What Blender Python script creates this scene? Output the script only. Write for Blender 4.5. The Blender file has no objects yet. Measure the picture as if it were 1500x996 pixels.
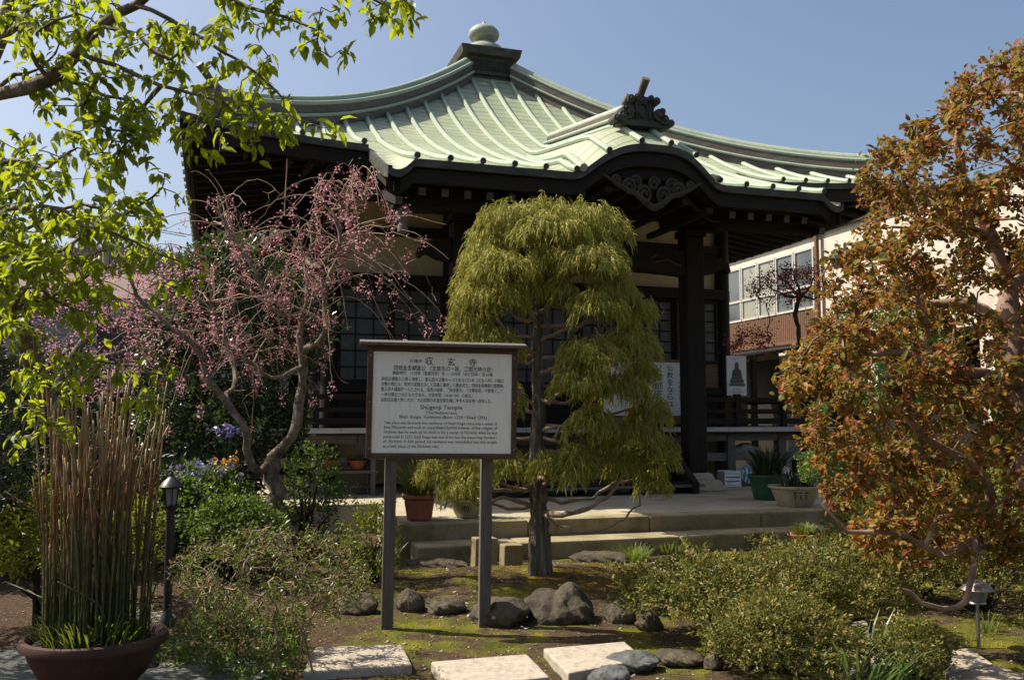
import bpy, bmesh, math, random
import numpy as np
from mathutils import Vector, Matrix
R = math.radians
PI = math.pi
rng = np.random.default_rng(11)
random.seed(5)
SC = bpy.context.scene
COL = SC.collection

# ---------------------------------------------------------------- camera
FPX, HORIZON = 1343.8, 614.2            # focal length and horizon row of the 1500 px wide photograph
PITCH = math.atan((HORIZON - 498) / FPX)
EYE = 1.55
cd = bpy.data.cameras.new('camera')
cd.sensor_width = 36; cd.lens = 36 * FPX / 1500
cd.clip_start = 0.05; cd.clip_end = 2000
cam = bpy.data.objects.new('camera', cd); COL.objects.link(cam)
cam.location = (0, 0, EYE); cam.rotation_euler = (R(90) + PITCH, 0, 0)
SC.camera = cam

# ---------------------------------------------------------------- sky, sun, exposure
SUN_EL = R(51); SUN_AZ = math.atan2(-.970, .242)     # sun stands behind the hall to the left
SUN_DIR = Vector((math.sin(SUN_AZ) * math.cos(SUN_EL), math.cos(SUN_AZ) * math.cos(SUN_EL), math.sin(SUN_EL)))
wd = bpy.data.worlds.new('World'); SC.world = wd; wd.use_nodes = True
nt = wd.node_tree
sky = nt.nodes.new('ShaderNodeTexSky'); sky.sky_type = 'NISHITA'; sky.sun_disc = False
sky.sun_elevation = SUN_EL; sky.sun_rotation = SUN_AZ
sky.air_density = 1.0; sky.dust_density = 3.6; sky.ozone_density = 1.3
bg = nt.nodes['Background']; bg.inputs[1].default_value = 0.094
nt.links.new(sky.outputs[0], bg.inputs[0])
sl = bpy.data.lights.new('sun', 'SUN'); sl.energy = 5.0; sl.angle = R(.53); sl.color = (1, .915, .77)
so = bpy.data.objects.new('sun', sl); COL.objects.link(so)
so.rotation_euler = SUN_DIR.to_track_quat('Z', 'Y').to_euler(); so.location = (-20, 12, 30)
SC.view_settings.view_transform = 'Standard'; SC.view_settings.look = 'None'
SC.view_settings.gamma = 1; SC.view_settings.exposure = 0.72; SC.view_settings.use_curve_mapping = False
SC.cycles.max_bounces = 6; SC.cycles.transparent_max_bounces = 4; SC.cycles.sample_clamp_indirect = 6

# ---------------------------------------------------------------- placement helpers (measure a point off the photograph, at a real depth)
def W(px, py, d):
    x = (px - 750) / FPX; h = (498 - py) / FPX
    f = math.cos(PITCH) - h * math.sin(PITCH); z = math.sin(PITCH) + h * math.cos(PITCH)
    k = d / f
    return Vector((x * k, d, EYE + z * k))
def G(px, py, z=0.0):
    x = (px - 750) / FPX; h = (498 - py) / FPX
    f = math.cos(PITCH) - h * math.sin(PITCH); zz = math.sin(PITCH) + h * math.cos(PITCH)
    k = (z - EYE) / zz
    return Vector((x * k, f * k, z))
TH = R(17.623); CX, CY = -.645, 20.345
def T(u, v, z):                       # temple axes to world
    return Vector((CX + u * math.cos(TH) - v * math.sin(TH), CY + u * math.sin(TH) + v * math.cos(TH), z))

# ---------------------------------------------------------------- object helpers
def tag(o, label=None, cat=None, group=None, kind=None):
    if label: o['label'] = label
    if cat: o['category'] = cat
    if group: o['group'] = group
    if kind: o['kind'] = kind
    return o
def thing(name, label, cat, loc=(0, 0, 0), rz=0.0, group=None):
    o = bpy.data.objects.new(name, None); COL.objects.link(o)
    o.empty_display_size = .2
    o.location = loc; o.rotation_euler = (0, 0, rz)
    return tag(o, label, cat, group)
def copy_tree(o, parent=None):
    c = o.copy(); COL.objects.link(c)
    if parent is not None:
        c.parent = parent
    for ch in list(o.children):
        copy_tree(ch, c)
    return c

class MB:
    """collects faces of one mesh"""
    def __init__(s): s.v = []; s.f = []; s.m = []; s.uv = None
    def add(s, vs, fs, mi=0):
        b = len(s.v); s.v.extend([tuple(p) for p in vs])
        for f in fs: s.f.append(tuple(b + i for i in f)); s.m.append(mi)
    def box(s, c, d, rz=0, mi=0, rot=None):
        x, y, z = [q / 2 for q in d]
        p = [Vector((i, j, k)) for i in (-x, x) for j in (-y, y) for k in (-z, z)]
        M = rot if rot is not None else Matrix.Rotation(rz, 3, 'Z')
        c = Vector(c)
        s.add([c + M @ q for q in p], [(0, 1, 3, 2), (4, 6, 7, 5), (0, 4, 5, 1), (2, 3, 7, 6), (0, 2, 6, 4), (1, 5, 7, 3)], mi)
    def bb(s, x0, x1, y0, y1, z0, z1, mi=0):
        s.box(((x0 + x1) / 2, (y0 + y1) / 2, (z0 + z1) / 2), (x1 - x0, y1 - y0, z1 - z0), mi=mi)
    def tube(s, pts, rad, n=8, mi=0, cap=True, capmi=None):
        pts = [Vector(p) for p in pts]
        if not hasattr(rad, '__len__'): rad = [rad] * len(pts)
        rings = []; prev = None
        for i, p in enumerate(pts):
            t = (pts[min(i + 1, len(pts) - 1)] - pts[max(i - 1, 0)])
            if t.length < 1e-9: t = Vector((0, 0, 1))
            t.normalize()
            if prev is None:
                a = t.cross(Vector((0, 0, 1)) if abs(t.z) < .9 else Vector((1, 0, 0))).normalized()
            else:
                a = (prev - t * prev.dot(t))
                a = a.normalized() if a.length > 1e-6 else t.orthogonal().normalized()
            prev = a; b = t.cross(a)
            rings.append([p + (a * math.cos(2 * PI * k / n) + b * math.sin(2 * PI * k / n)) * rad[i] for k in range(n)])
        vs = [q for r in rings for q in r]; fs = []
        for i in range(len(pts) - 1):
            for k in range(n):
                fs.append((i * n + k, i * n + (k + 1) % n, (i + 1) * n + (k + 1) % n, (i + 1) * n + k))
        s.add(vs, fs, mi)
        if cap:
            cm = mi if capmi is None else capmi
            b0 = len(s.v) - len(vs)
            s.f.append(tuple(b0 + k for k in range(n))[::-1]); s.m.append(cm)
            s.f.append(tuple(b0 + (len(pts) - 1) * n + k for k in range(n))); s.m.append(cm)
    def lathe(s, prof, c=(0, 0, 0), n=24, mi=0, sx=1, sy=1):
        c = Vector(c); vs = []; fs = []
        for r, z in prof:
            for k in range(n):
                vs.append(c + Vector((r * sx * math.cos(2 * PI * k / n), r * sy * math.sin(2 * PI * k / n), z)))
        for i in range(len(prof) - 1):
            for k in range(n):
                fs.append((i * n + k, i * n + (k + 1) % n, (i + 1) * n + (k + 1) % n, (i + 1) * n + k))
        fs.append(tuple(range(n))[::-1]); fs.append(tuple((len(prof) - 1) * n + k for k in range(n)))
        s.add(vs, fs, mi)
    def grid(s, rows, mi=0):
        n = len(rows[0]); vs = [q for r in rows for q in r]; fs = []
        for i in range(len(rows) - 1):
            for j in range(n - 1):
                fs.append((i * n + j, i * n + j + 1, (i + 1) * n + j + 1, (i + 1) * n + j))
        s.add(vs, fs, mi)
    def prism(s, poly, h0, h1, mi=0, fn=None):
        """poly (x,y) extruded from h0 to h1; fn maps (x,y,h) to a point"""
        fn = fn or (lambda x, y, h: (x, y, h)); n = len(poly)
        vs = [fn(x, y, h0) for x, y in poly] + [fn(x, y, h1) for x, y in poly]
        s.add(vs, [tuple(range(n))[::-1], tuple(range(n, 2 * n))] + [(i, (i + 1) % n, n + (i + 1) % n, n + i) for i in range(n)], mi)
    def build(s, name, mats, parent=None, smooth=False, bevel=0, recalc=True):
        me = bpy.data.meshes.new(name); me.from_pydata([tuple(p) for p in s.v], [], s.f)
        if not isinstance(mats, (list, tuple)): mats = [mats]
        for m in mats: me.materials.append(m)
        me.polygons.foreach_set('material_index', s.m)
        if recalc:
            bm = bmesh.new(); bm.from_mesh(me); bmesh.ops.recalc_face_normals(bm, faces=bm.faces); bm.to_mesh(me); bm.free()
        me.polygons.foreach_set('use_smooth', [bool(smooth)] * len(me.polygons))
        o = bpy.data.objects.new(name, me); COL.objects.link(o)
        if smooth == 'auto':
            try: me.set_sharp_from_angle(angle=R(40))
            except Exception: pass
        if parent is not None: o.parent = parent
        if bevel:
            b = o.modifiers.new('bevel', 'BEVEL'); b.width = bevel; b.segments = 2; b.limit_method = 'ANGLE'
        me.update()
        return o

def np_mesh(name, V, F, mats, parent=None, smooth=False, mi=None):
    """V (n,3); F list of int arrays (k,3) or (k,4)"""
    me = bpy.data.meshes.new(name)
    V = np.asarray(V, dtype=np.float32); me.vertices.add(len(V)); me.vertices.foreach_set('co', V.ravel())
    loops = np.concatenate([f.ravel() for f in F]).astype(np.int32)
    tot = np.concatenate([np.full(len(f), f.shape[1], np.int32) for f in F])
    st = np.concatenate([[0], np.cumsum(tot)[:-1]]).astype(np.int32)
    me.loops.add(len(loops)); me.loops.foreach_set('vertex_index', loops)
    me.polygons.add(len(tot)); me.polygons.foreach_set('loop_start', st)
    try: me.polygons.foreach_set('loop_total', tot)
    except Exception: pass
    me.polygons.foreach_set('use_smooth', np.full(len(tot), bool(smooth)))
    if not isinstance(mats, (list, tuple)): mats = [mats]
    for m in mats: me.materials.append(m)
    if mi is not None: me.polygons.foreach_set('material_index', np.asarray(mi, np.int32))
    me.update(calc_edges=True); me.validate()
    o = bpy.data.objects.new(name, me); COL.objects.link(o)
    if parent is not None: o.parent = parent
    return o

# leaf templates: (along, across, up) points and faces
LEAF4 = (np.array([(0, 0, 0), (.45, .5, .07), (1, 0, -.08), (.45, -.5, .07)]), np.array([(0, 1, 2), (0, 2, 3)]))
LEAF8 = (np.array([(0, 0, 0), (.22, .36, .08), (.6, .40, .06), (1, 0, -.16), (.6, -.40, .06), (.22, -.36, .08), (.25, 0, 0), (.62, 0, -.02)]),
         np.array([(0, 1, 6), (0, 6, 5), (1, 2, 7), (1, 7, 6), (6, 7, 4), (6, 4, 5), (2, 3, 7), (7, 3, 4)]))
BLADE = (np.array([(0, .5, 0), (0, -.5, 0), (.4, .42, .0), (.4, -.42, .0), (.75, .3, -.07), (.75, -.3, -.07), (1, 0, -.22)]),
         np.array([(0, 1, 3), (0, 3, 2), (2, 3, 5), (2, 5, 4), (4, 5, 6)]))
def unit(a):
    return a / np.maximum(np.linalg.norm(a, axis=-1, keepdims=True), 1e-9)
def leaves(P, D, N, L, Wd, tpl=LEAF4):
    P = np.asarray(P, float); n = len(P); D = unit(np.asarray(D, float)); N = np.asarray(N, float)
    S = unit(np.cross(N, D)); U = np.cross(D, S)
    L = np.broadcast_to(np.asarray(L, float), (n,)); Wd = np.broadcast_to(np.asarray(Wd, float), (n,))
    t, f = tpl; k = len(t)
    V = (P[:, None] + D[:, None] * (t[None, :, 0:1] * L[:, None, None]) + S[:, None] * (t[None, :, 1:2] * Wd[:, None, None])
         + U[:, None] * (t[None, :, 2:3] * L[:, None, None]))
    F = (f[None] + (np.arange(n) * k)[:, None, None]).reshape(-1, f.shape[1])
    return V.reshape(-1, 3), F
def rnd(n, s=1.0): return rng.normal(size=(n, 3)) * s
def leaf_obj(name, groups, mats, parent, smooth=False):
    """groups: list of (P,D,N,L,W,tpl,material index)"""
    VV = []; FF = []; MI = []; b = 0
    for P, D, N, L, Wd, tpl, mi in groups:
        if len(P) == 0: continue
        V, F = leaves(P, D, N, L, Wd, tpl); VV.append(V); FF.append(F + b); MI.append(np.full(len(F), mi)); b += len(V)
    return np_mesh(name, np.concatenate(VV), [np.concatenate(FF)], mats, parent, smooth, np.concatenate(MI))

# ---------------------------------------------------------------- materials
def newmat(name):
    m = bpy.data.materials.new(name); m.use_nodes = True
    nt = m.node_tree; nt.nodes.clear()
    out = nt.nodes.new('ShaderNodeOutputMaterial')
    return m, nt, out
def link(nt, a, b): nt.links.new(a, b)
def noise(nt, scale, detail=4, rough=.6, vec=None, dist=0.0):
    n = nt.nodes.new('ShaderNodeTexNoise'); n.inputs['Scale'].default_value = scale; n.inputs['Detail'].default_value = detail
    n.inputs['Roughness'].default_value = rough; n.inputs['Distortion'].default_value = dist
    if vec is not None: link(nt, vec, n.inputs['Vector'])
    return n.outputs['Fac']
def ramp(nt, fac, stops):
    r = nt.nodes.new('ShaderNodeValToRGB'); e = r.color_ramp.elements
    while len(e) < len(stops): e.new(.5)
    for q, (p, c) in zip(e, stops): q.position = p; q.color = (*c, 1) if len(c) == 3 else c
    link(nt, fac, r.inputs[0]); return r.outputs[0]
def mixc(nt, fac, a, b, mode='MIX'):
    m = nt.nodes.new('ShaderNodeMix'); m.data_type = 'RGBA'; m.blend_type = mode
    for s, v in ((m.inputs['Factor'], fac), (m.inputs['A'], a), (m.inputs['B'], b)):
        if hasattr(v, 'is_linked') or hasattr(v, 'links'): link(nt, v, s)
        else: s.default_value = v if not isinstance(v, tuple) else (*v, 1)
    return m.outputs['Result']
def coords(nt, scale=(1, 1, 1), kind='Object'):
    tc = nt.nodes.new('ShaderNodeTexCoord'); mp = nt.nodes.new('ShaderNodeMapping')
    mp.inputs['Scale'].default_value = scale; link(nt, tc.outputs[kind], mp.inputs[0]); return mp.outputs[0]
def bsdf(nt, out, col, rough=.7, bump=None, bstr=.3, metal=0, bdist=.02, spec=.3):
    b = nt.nodes.new('ShaderNodeBsdfPrincipled')
    if isinstance(col, tuple): b.inputs['Base Color'].default_value = (*col, 1)
    else: link(nt, col, b.inputs['Base Color'])
    if isinstance(rough, (int, float)): b.inputs['Roughness'].default_value = rough
    else: link(nt, rough, b.inputs['Roughness'])
    b.inputs['Metallic'].default_value = metal
    b.inputs['Specular IOR Level'].default_value = spec
    if bump is not None:
        n = nt.nodes.new('ShaderNodeBump'); n.inputs['Strength'].default_value = bstr; n.inputs['Distance'].default_value = bdist
        link(nt, bump, n.inputs['Height']); link(nt, n.outputs[0], b.inputs['Normal'])
    link(nt, b.outputs[0], out.inputs[0]); return b
def mottled(name, stops, scale=6, rough=.8, stretch=(1, 1, 1), bump=.3, bscale=None, detail=6, spec=.25, metal=0, bdist=.01):
    m, nt, out = newmat(name); v = coords(nt, stretch)
    f = noise(nt, scale, detail, .65, v); c = ramp(nt, f, stops)
    f2 = noise(nt, bscale or scale * 5, 6, .7, v)
    c = mixc(nt, .5, c, ramp(nt, f2, [(.3, (.62, .62, .62)), (.7, (1.1, 1.1, 1.1))]), 'MULTIPLY')
    bsdf(nt, out, c, rough, f2, bump, metal, bdist, spec); return m
def leafmat(name, stops, trans=(.3, .4, .03), tfac=.4, rough=.45, spec=.4, scale=1.2):
    m, nt, out = newmat(name)
    g = nt.nodes.new('ShaderNodeNewGeometry')
    n = noise(nt, scale, 3, .6, coords(nt))
    mx = nt.nodes.new('ShaderNodeMath'); mx.operation = 'MULTIPLY_ADD'; mx.inputs[1].default_value = .62
    link(nt, g.outputs['Random Per Island'], mx.inputs[0])
    m2 = nt.nodes.new('ShaderNodeMath'); m2.operation = 'MULTIPLY'; m2.inputs[1].default_value = .40; link(nt, n, m2.inputs[0])
    link(nt, m2.outputs[0], mx.inputs[2])
    c = ramp(nt, mx.outputs[0], stops)
    b = nt.nodes.new('ShaderNodeBsdfPrincipled'); link(nt, c, b.inputs['Base Color'])
    b.inputs['Roughness'].default_value = rough; b.inputs['Specular IOR Level'].default_value = spec
    t = nt.nodes.new('ShaderNodeBsdfTranslucent')
    tc = mixc(nt, .55, c, trans); link(nt, tc, t.inputs[0])
    ms = nt.nodes.new('ShaderNodeMixShader'); ms.inputs[0].default_value = tfac
    link(nt, b.outputs[0], ms.inputs[1]); link(nt, t.outputs[0], ms.inputs[2]); link(nt, ms.outputs[0], out.inputs[0])
    return m

M = {}
M['copper'] = None
def copper_mat(name, stops, courses=True):
    m, nt, out = newmat(name)
    v = coords(nt); f = noise(nt, 1.3, 6, .65, v); c = ramp(nt, f, stops)
    f3 = noise(nt, 5.0, 5, .7, coords(nt, (6, .5, .5)))
    c = mixc(nt, .62, c, ramp(nt, f3, [(.28, (.52, .46, .38)), (.42, (.86, .86, .83)), (.66, (1.06, 1.05, 1.0))]), 'MULTIPLY')
    bh = noise(nt, 14, 4, .6, v)
    if courses:
        br = nt.nodes.new('ShaderNodeTexBrick'); br.offset = .5; br.inputs['Scale'].default_value = 1
        br.inputs['Brick Width'].default_value = .9; br.inputs['Row Height'].default_value = .235
        br.inputs['Mortar Size'].default_value = .014; br.inputs['Mortar Smooth'].default_value = .2; br.inputs['Bias'].default_value = 0
        br.inputs['Color1'].default_value = (1, 1, 1, 1); br.inputs['Color2'].default_value = (.88, .9, .86, 1); br.inputs['Mortar'].default_value = (.40, .38, .30, 1)
        tc = nt.nodes.new('ShaderNodeUVMap'); tc.uv_map = 'slope'; link(nt, tc.outputs[0], br.inputs['Vector'])
        c = mixc(nt, 1.0, c, br.outputs['Color'], 'MULTIPLY')
        iv = nt.nodes.new('ShaderNodeMath'); iv.operation = 'SUBTRACT'; iv.inputs[0].default_value = 1; link(nt, br.outputs['Fac'], iv.inputs[1])
        b2 = nt.nodes.new('ShaderNodeMath'); b2.operation = 'MULTIPLY_ADD'; b2.inputs[1].default_value = .25; link(nt, bh, b2.inputs[0]); link(nt, iv.outputs[0], b2.inputs[2]); bh = b2.outputs[0]
    bsdf(nt, out, c, .55, bh, .35, 0, .012, .4); return m
M['copper'] = copper_mat('weathered_copper', [(.30, (0.287, 0.340, 0.242)), (.5, (0.356, 0.393, 0.272)), (.68, (0.416, 0.435, 0.302)), (.8, (0.302, 0.371, 0.295))])
M['copper_rib'] = copper_mat('copper_rib', [(.3, (0.261, 0.340, 0.274)), (.5, (0.327, 0.379, 0.294)), (.75, (0.236, 0.327, 0.274))], False)
M['copper_dark'] = mottled('dark_copper', [(.3, (.035, .038, .034)), (.55, (.075, .07, .058)), (.75, (.10, .15, .125))], 4, .6, (1, 1, 3))
M['copper_brown'] = mottled('brown_copper', [(.3, (.07, .058, .048)), (.55, (.12, .10, .085)), (.75, (.13, .17, .14))], 3, .6, (1, 1, 4))
M['copper_old'] = mottled('greyed_copper', [(.3, (.20, .23, .18)), (.55, (.34, .38, .30)), (.75, (.24, .27, .22))], 5, .6, (1, 1, 5))
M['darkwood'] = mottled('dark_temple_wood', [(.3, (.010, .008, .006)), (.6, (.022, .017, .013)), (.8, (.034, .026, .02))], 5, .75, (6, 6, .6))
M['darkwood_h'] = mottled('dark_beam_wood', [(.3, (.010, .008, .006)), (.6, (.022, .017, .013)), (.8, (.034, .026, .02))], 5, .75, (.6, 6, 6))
M['greywood'] = mottled('grey_weathered_wood', [(.3, (.10, .09, .08)), (.6, (.19, .17, .15)), (.8, (.27, .25, .22))], 6, .8, (.8, 8, 8))
M['greywood_v'] = mottled('grey_weathered_post', [(.3, (.085, .075, .066)), (.6, (.15, .13, .115)), (.8, (.21, .19, .17))], 5, .8, (9, 9, .6), .4)
M['brownwood'] = mottled('brown_frame_wood', [(.3, (.06, .035, .022)), (.7, (.12, .07, .042))], 5, .6, (3, 3, 3))
M['orangewood'] = mottled('orange_brown_wood', [(.3, (.13, .065, .038)), (.7, (.21, .115, .07))], 5, .6, (1, 5, 5))
M['plaster'] = mottled('cream_plaster', [(.3, (.52, .43, .28)), (.6, (.60, .50, .34)), (.8, (.56, .45, .29))], 1.2, .9, bump=.1)
M['whiteplaster'] = mottled('white_plaster', [(.3, (.48, .435, .365)), (.5, (.60, .545, .46)), (.7, (.65, .59, .50))], 2.0, .9, (1.5, 1.5, .3), bump=.1)
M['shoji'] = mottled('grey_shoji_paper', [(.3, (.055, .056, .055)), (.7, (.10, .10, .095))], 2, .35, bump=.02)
M['whiteedge'] = mottled('pale_board_edge', [(.3, (.42, .41, .38)), (.7, (.58, .57, .53))], 4, .8, (1, 6, 6))
m, nt, out = newmat('weathered_white_board'); v_ = coords(nt, (1.5, 1, 9)); st_ = noise(nt, 3.2, 6, .7, coords(nt, (7, 1, .7)))
cc = mixc(nt, ramp(nt, st_, [(.48, (0, 0, 0)), (.72, (.55, .55, .55))]), (.85, .83, .78), (.60, .58, .52)); bsdf(nt, out, cc, .5, noise(nt, 40, 4, .6, coords(nt)), .05, spec=.3); M['boardwhite'] = m
M['ink'] = mottled('black_ink', [(.3, (.012, .012, .012)), (.7, (.025, .025, .025))], 9, .5, bump=.01)
M['paper'] = mottled('white_paper', [(.3, (.70, .70, .70)), (.7, (.78, .78, .77))], 2, .8, bump=.05)
M['concrete'] = mottled('pale_concrete_paving', [(.25, (.27, .235, .165)), (.5, (.39, .345, .25)), (.75, (.47, .42, .315))], 1.6, .9, bump=.25, bscale=60)
M['stonestep'] = mottled('mossy_step_stone', [(.25, (.10, .08, .04)), (.45, (.24, .195, .11)), (.75, (.38, .32, .205))], 2.4, .9, bump=.5, bscale=30)
M['granite'] = mottled('beige_granite', [(.25, (.24, .20, .155)), (.5, (.42, .36, .29)), (.8, (.52, .46, .38))], 22, .85, bump=.5, bscale=130)
M['rock'] = mottled('brown_grey_rock', [(.25, (.024, .020, .014)), (.45, (.068, .056, .039)), (.60, (.12, .098, .068)), (.70, (.085, .08, .03)), (.85, (.15, .13, .095))], 3.5, .85, bump=.8, bscale=26, bdist=.03)
M['bluerock'] = mottled('blue_grey_rock', [(.25, (.05, .055, .052)), (.5, (.12, .125, .12)), (.8, (.21, .21, .195))], 3.5, .8, bump=.8, bscale=22, bdist=.03)
M['flag'] = mottled('tan_flagstone', [(.25, (.20, .17, .13)), (.5, (.36, .31, .24)), (.8, (.47, .41, .33))], 2.5, .85, bump=.4, bscale=30)
M['terracotta'] = mottled('terracotta', [(.3, (.25, .075, .04)), (.6, (.36, .12, .065)), (.8, (.30, .13, .085))], 5, .75, bump=.15)
M['darkclay'] = mottled('dark_brown_clay', [(.3, (.030, .015, .011)), (.55, (.07, .034, .024)), (.8, (.10, .06, .045))], 5, .5, bump=.2)
M['glaze'] = mottled('cream_glaze', [(.3, (.34, .28, .17)), (.7, (.50, .43, .29))], 4, .35, bump=.1, spec=.5)
M['greenpot'] = mottled('green_glaze', [(.3, (.015, .06, .03)), (.7, (.03, .10, .05))], 4, .3, spec=.5)
M['blackmetal'] = mottled('black_painted_metal', [(.3, (.012, .013, .014)), (.7, (.03, .03, .032))], 8, .4, spec=.5, bump=.1)
M['steel'] = mottled('brushed_steel', [(.3, (.30, .28, .25)), (.7, (.42, .39, .36))], 6, .35, (1, 1, 8), metal=.9)
M['frostglass'] = mottled('frosted_glass', [(.3, (.20, .20, .19)), (.7, (.32, .32, .3))], 4, .2, spec=.5)
M['soil'] = mottled('dark_soil', [(.3, (.025, .018, .012)), (.7, (.07, .05, .034))], 14, .95, bump=.9, bscale=50)
M['bark_pale'] = mottled('pale_tan_bark', [(.25, (.14, .10, .075)), (.5, (.29, .225, .17)), (.75, (.40, .32, .25))], 7, .8, (1, 1, .6), bump=.6)
M['bark_red'] = mottled('pinkish_tan_bark', [(.25, (.11, .065, .045)), (.5, (.25, .16, .115)), (.75, (.38, .27, .20))], 6, .75, (1, 1, .5), bump=.6)
M['bark_grey'] = mottled('grey_flaky_bark', [(.3, (.045, .038, .03)), (.5, (.19, .165, .13)), (.7, (.42, .37, .30))], 4, .9, (7, 7, .7), bump=1.0, bdist=.03)
M['bark_cherry'] = mottled('mottled_cherry_bark', [(.3, (.06, .045, .032)), (.48, (.19, .15, .11)), (.6, (.33, .27, .20)), (.75, (.42, .36, .27))], 11, .85, (1, 1, .8), bump=1.0, bdist=.03)
M['bark_dark'] = mottled('dark_bark', [(.25, (.02, .015, .012)), (.6, (.05, .038, .03)), (.8, (.09, .07, .055))], 7, .85, bump=.6)
M['twig'] = mottled('tan_twig', [(.25, (.17, .115, .075)), (.6, (.33, .245, .165)), (.8, (.43, .33, .225))], 6, .8)
M['leaf_fresh'] = leafmat('fresh_cherry_leaf', [(.0, (.04, .075, .010)), (.45, (.075, .12, .014)), (.75, (.13, .175, .018)), (.95, (.17, .15, .02))], (.58, .66, .015), .58)
M['leaf_fine'] = leafmat('cypress_frond', [(.06, (.11, .07, .03)), (.16, (.09, .115, .022)), (.4, (.225, .235, .042)), (.63, (.38, .355, .072)), (.8, (.42, .32, .07)), (.93, (.26, .14, .05))], (.46, .46, .08), .28, .6, .2)
M['leaf_red'] = leafmat('bronze_leaf', [(.12, (.028, .045, .012)), (.33, (.085, .10, .022)), (.48, (.22, .19, .034)), (.60, (.31, .155, .028)), (.72, (.25, .07, .022)), (.86, (.15, .025, .02))], (.45, .25, .04), .34, .55, .18)
M['leaf_azalea'] = leafmat('azalea_leaf', [(.14, (.035, .05, .012)), (.4, (.095, .11, .022)), (.6, (.22, .205, .045)), (.8, (.27, .18, .065))], (.34, .36, .06), .26, .5, .28)
M['leaf_yellow'] = leafmat('yellow_green_leaf', [(.0, (.07, .10, .012)), (.5, (.17, .20, .022)), (.95, (.30, .28, .03))], (.45, .5, .03), .35)
M['leaf_glossy'] = leafmat('glossy_camellia_leaf', [(.0, (.014, .03, .008)), (.5, (.035, .062, .016)), (.95, (.085, .11, .035))], (.16, .26, .03), .18, .26, .8)
M['leaf_bright'] = leafmat('bright_green_leaf', [(.0, (.03, .06, .012)), (.5, (.065, .115, .022)), (.9, (.14, .18, .04))], (.28, .40, .04), .35, .4)
M['leaf_dry'] = leafmat('dry_brown_leaf', [(.05, (.03, .05, .012)), (.45, (.08, .10, .026)), (.65, (.15, .14, .045)), (.9, (.22, .12, .06))], (.35, .22, .07), .3, .5, .4)
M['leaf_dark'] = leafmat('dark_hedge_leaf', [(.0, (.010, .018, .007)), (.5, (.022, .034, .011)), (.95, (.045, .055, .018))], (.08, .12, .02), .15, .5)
M['leaf_blade'] = leafmat('blue_green_blade', [(.0, (.05, .09, .035)), (.5, (.10, .16, .06)), (.95, (.16, .22, .09))], (.22, .35, .06), .3, .4)
M['leaf_grass'] = leafmat('grass_blade', [(.0, (.04, .075, .012)), (.5, (.10, .14, .022)), (.95, (.20, .20, .05))], (.35, .42, .05), .35, .5)
M['reed'] = mottled('horsetail_stem', [(.2, (.035, .05, .015)), (.42, (.10, .085, .03)), (.62, (.24, .15, .07)), (.8, (.32, .10, .035))], 4.5, .6, (6, 6, .6))
M['petal_pink'] = leafmat('pink_petal', [(.0, (.40, .13, .18)), (.4, (.58, .26, .33)), (.75, (.70, .40, .47)), (.95, (.80, .58, .62))], (.75, .38, .42), .35, .6, .2)
M['bud_red'] = leafmat('dark_pink_bud', [(.0, (.20, .06, .06)), (.5, (.40, .16, .16)), (.95, (.55, .30, .30))], (.5, .16, .15), .25, .5, .3)
M['petal_violet'] = leafmat('violet_petal', [(.0, (.14, .11, .32)), (.6, (.24, .20, .48)), (.95, (.42, .38, .62))], (.4, .35, .65), .3)
M['petal_orange'] = leafmat('orange_petal', [(.0, (.55, .22, .02)), (.6, (.7, .38, .02)), (.95, (.75, .5, .05))], (.8, .5, .05), .3)
M['petal_white'] = leafmat('white_petal', [(.0, (.65, .62, .58)), (.95, (.8, .78, .75))], (.8, .78, .7), .3)
M['petal_red'] = leafmat('red_flower', [(.0, (.35, .02, .02)), (.95, (.55, .05, .05))], (.6, .05, .05), .3)
M['leaf_maple'] = leafmat('small_red_leaf', [(.0, (.16, .035, .03)), (.5, (.30, .07, .06)), (.95, (.38, .13, .08))], (.6, .14, .1), .4)
M['bare'] = leafmat('bare_far_twigs', [(.0, (.10, .08, .07)), (.5, (.16, .13, .115)), (.95, (.22, .17, .15))], (.2, .16, .14), .2, .8)

m, nt, out = newmat('curtained_window_glass'); wv = nt.nodes.new('ShaderNodeTexWave'); wv.bands_direction = 'Y'; wv.inputs['Scale'].default_value = 4; wv.inputs['Distortion'].default_value = 2.5; link(nt, coords(nt), wv.inputs[0])
cc = mixc(nt, noise(nt, .9, 2, .5, coords(nt)), ramp(nt, wv.outputs['Color'], [(.2, (.26, .25, .18)), (.8, (.38, .36, .27))]), (.20, .21, .18))
bsdf(nt, out, cc, .06, spec=.9); M['winglass'] = m
m, nt, out = newmat('horsetail_stem'); tc = nt.nodes.new('ShaderNodeTexCoord'); sx_ = nt.nodes.new('ShaderNodeSeparateXYZ'); link(nt, tc.outputs['Object'], sx_.inputs[0])
ng = noise(nt, 3.5, 5, .7, coords(nt, (9, 9, .5))); ad = nt.nodes.new('ShaderNodeMath'); ad.operation = 'MULTIPLY_ADD'; ad.inputs[1].default_value = .42; link(nt, sx_.outputs[2], ad.inputs[0]); link(nt, ng, ad.inputs[2])
bsdf(nt, out, ramp(nt, ad.outputs[0], [(.5, (.025, .042, .012)), (.7, (.05, .06, .018)), (.86, (.11, .085, .036)), (.97, (.20, .085, .032)), (1.0, (.26, .18, .09))]), .5, ng, .3, spec=.3); M['reed'] = m

M['darkglass'] = mottled('dark_window_glass', [(.3, (.05, .06, .065)), (.7, (.12, .13, .135))], .8, .05, spec=.9, bump=.02)

M['carving'] = mottled('dark_carved_wood', [(.3, (.030, .026, .021)), (.7, (.075, .064, .052))], 5, .8)
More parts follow.
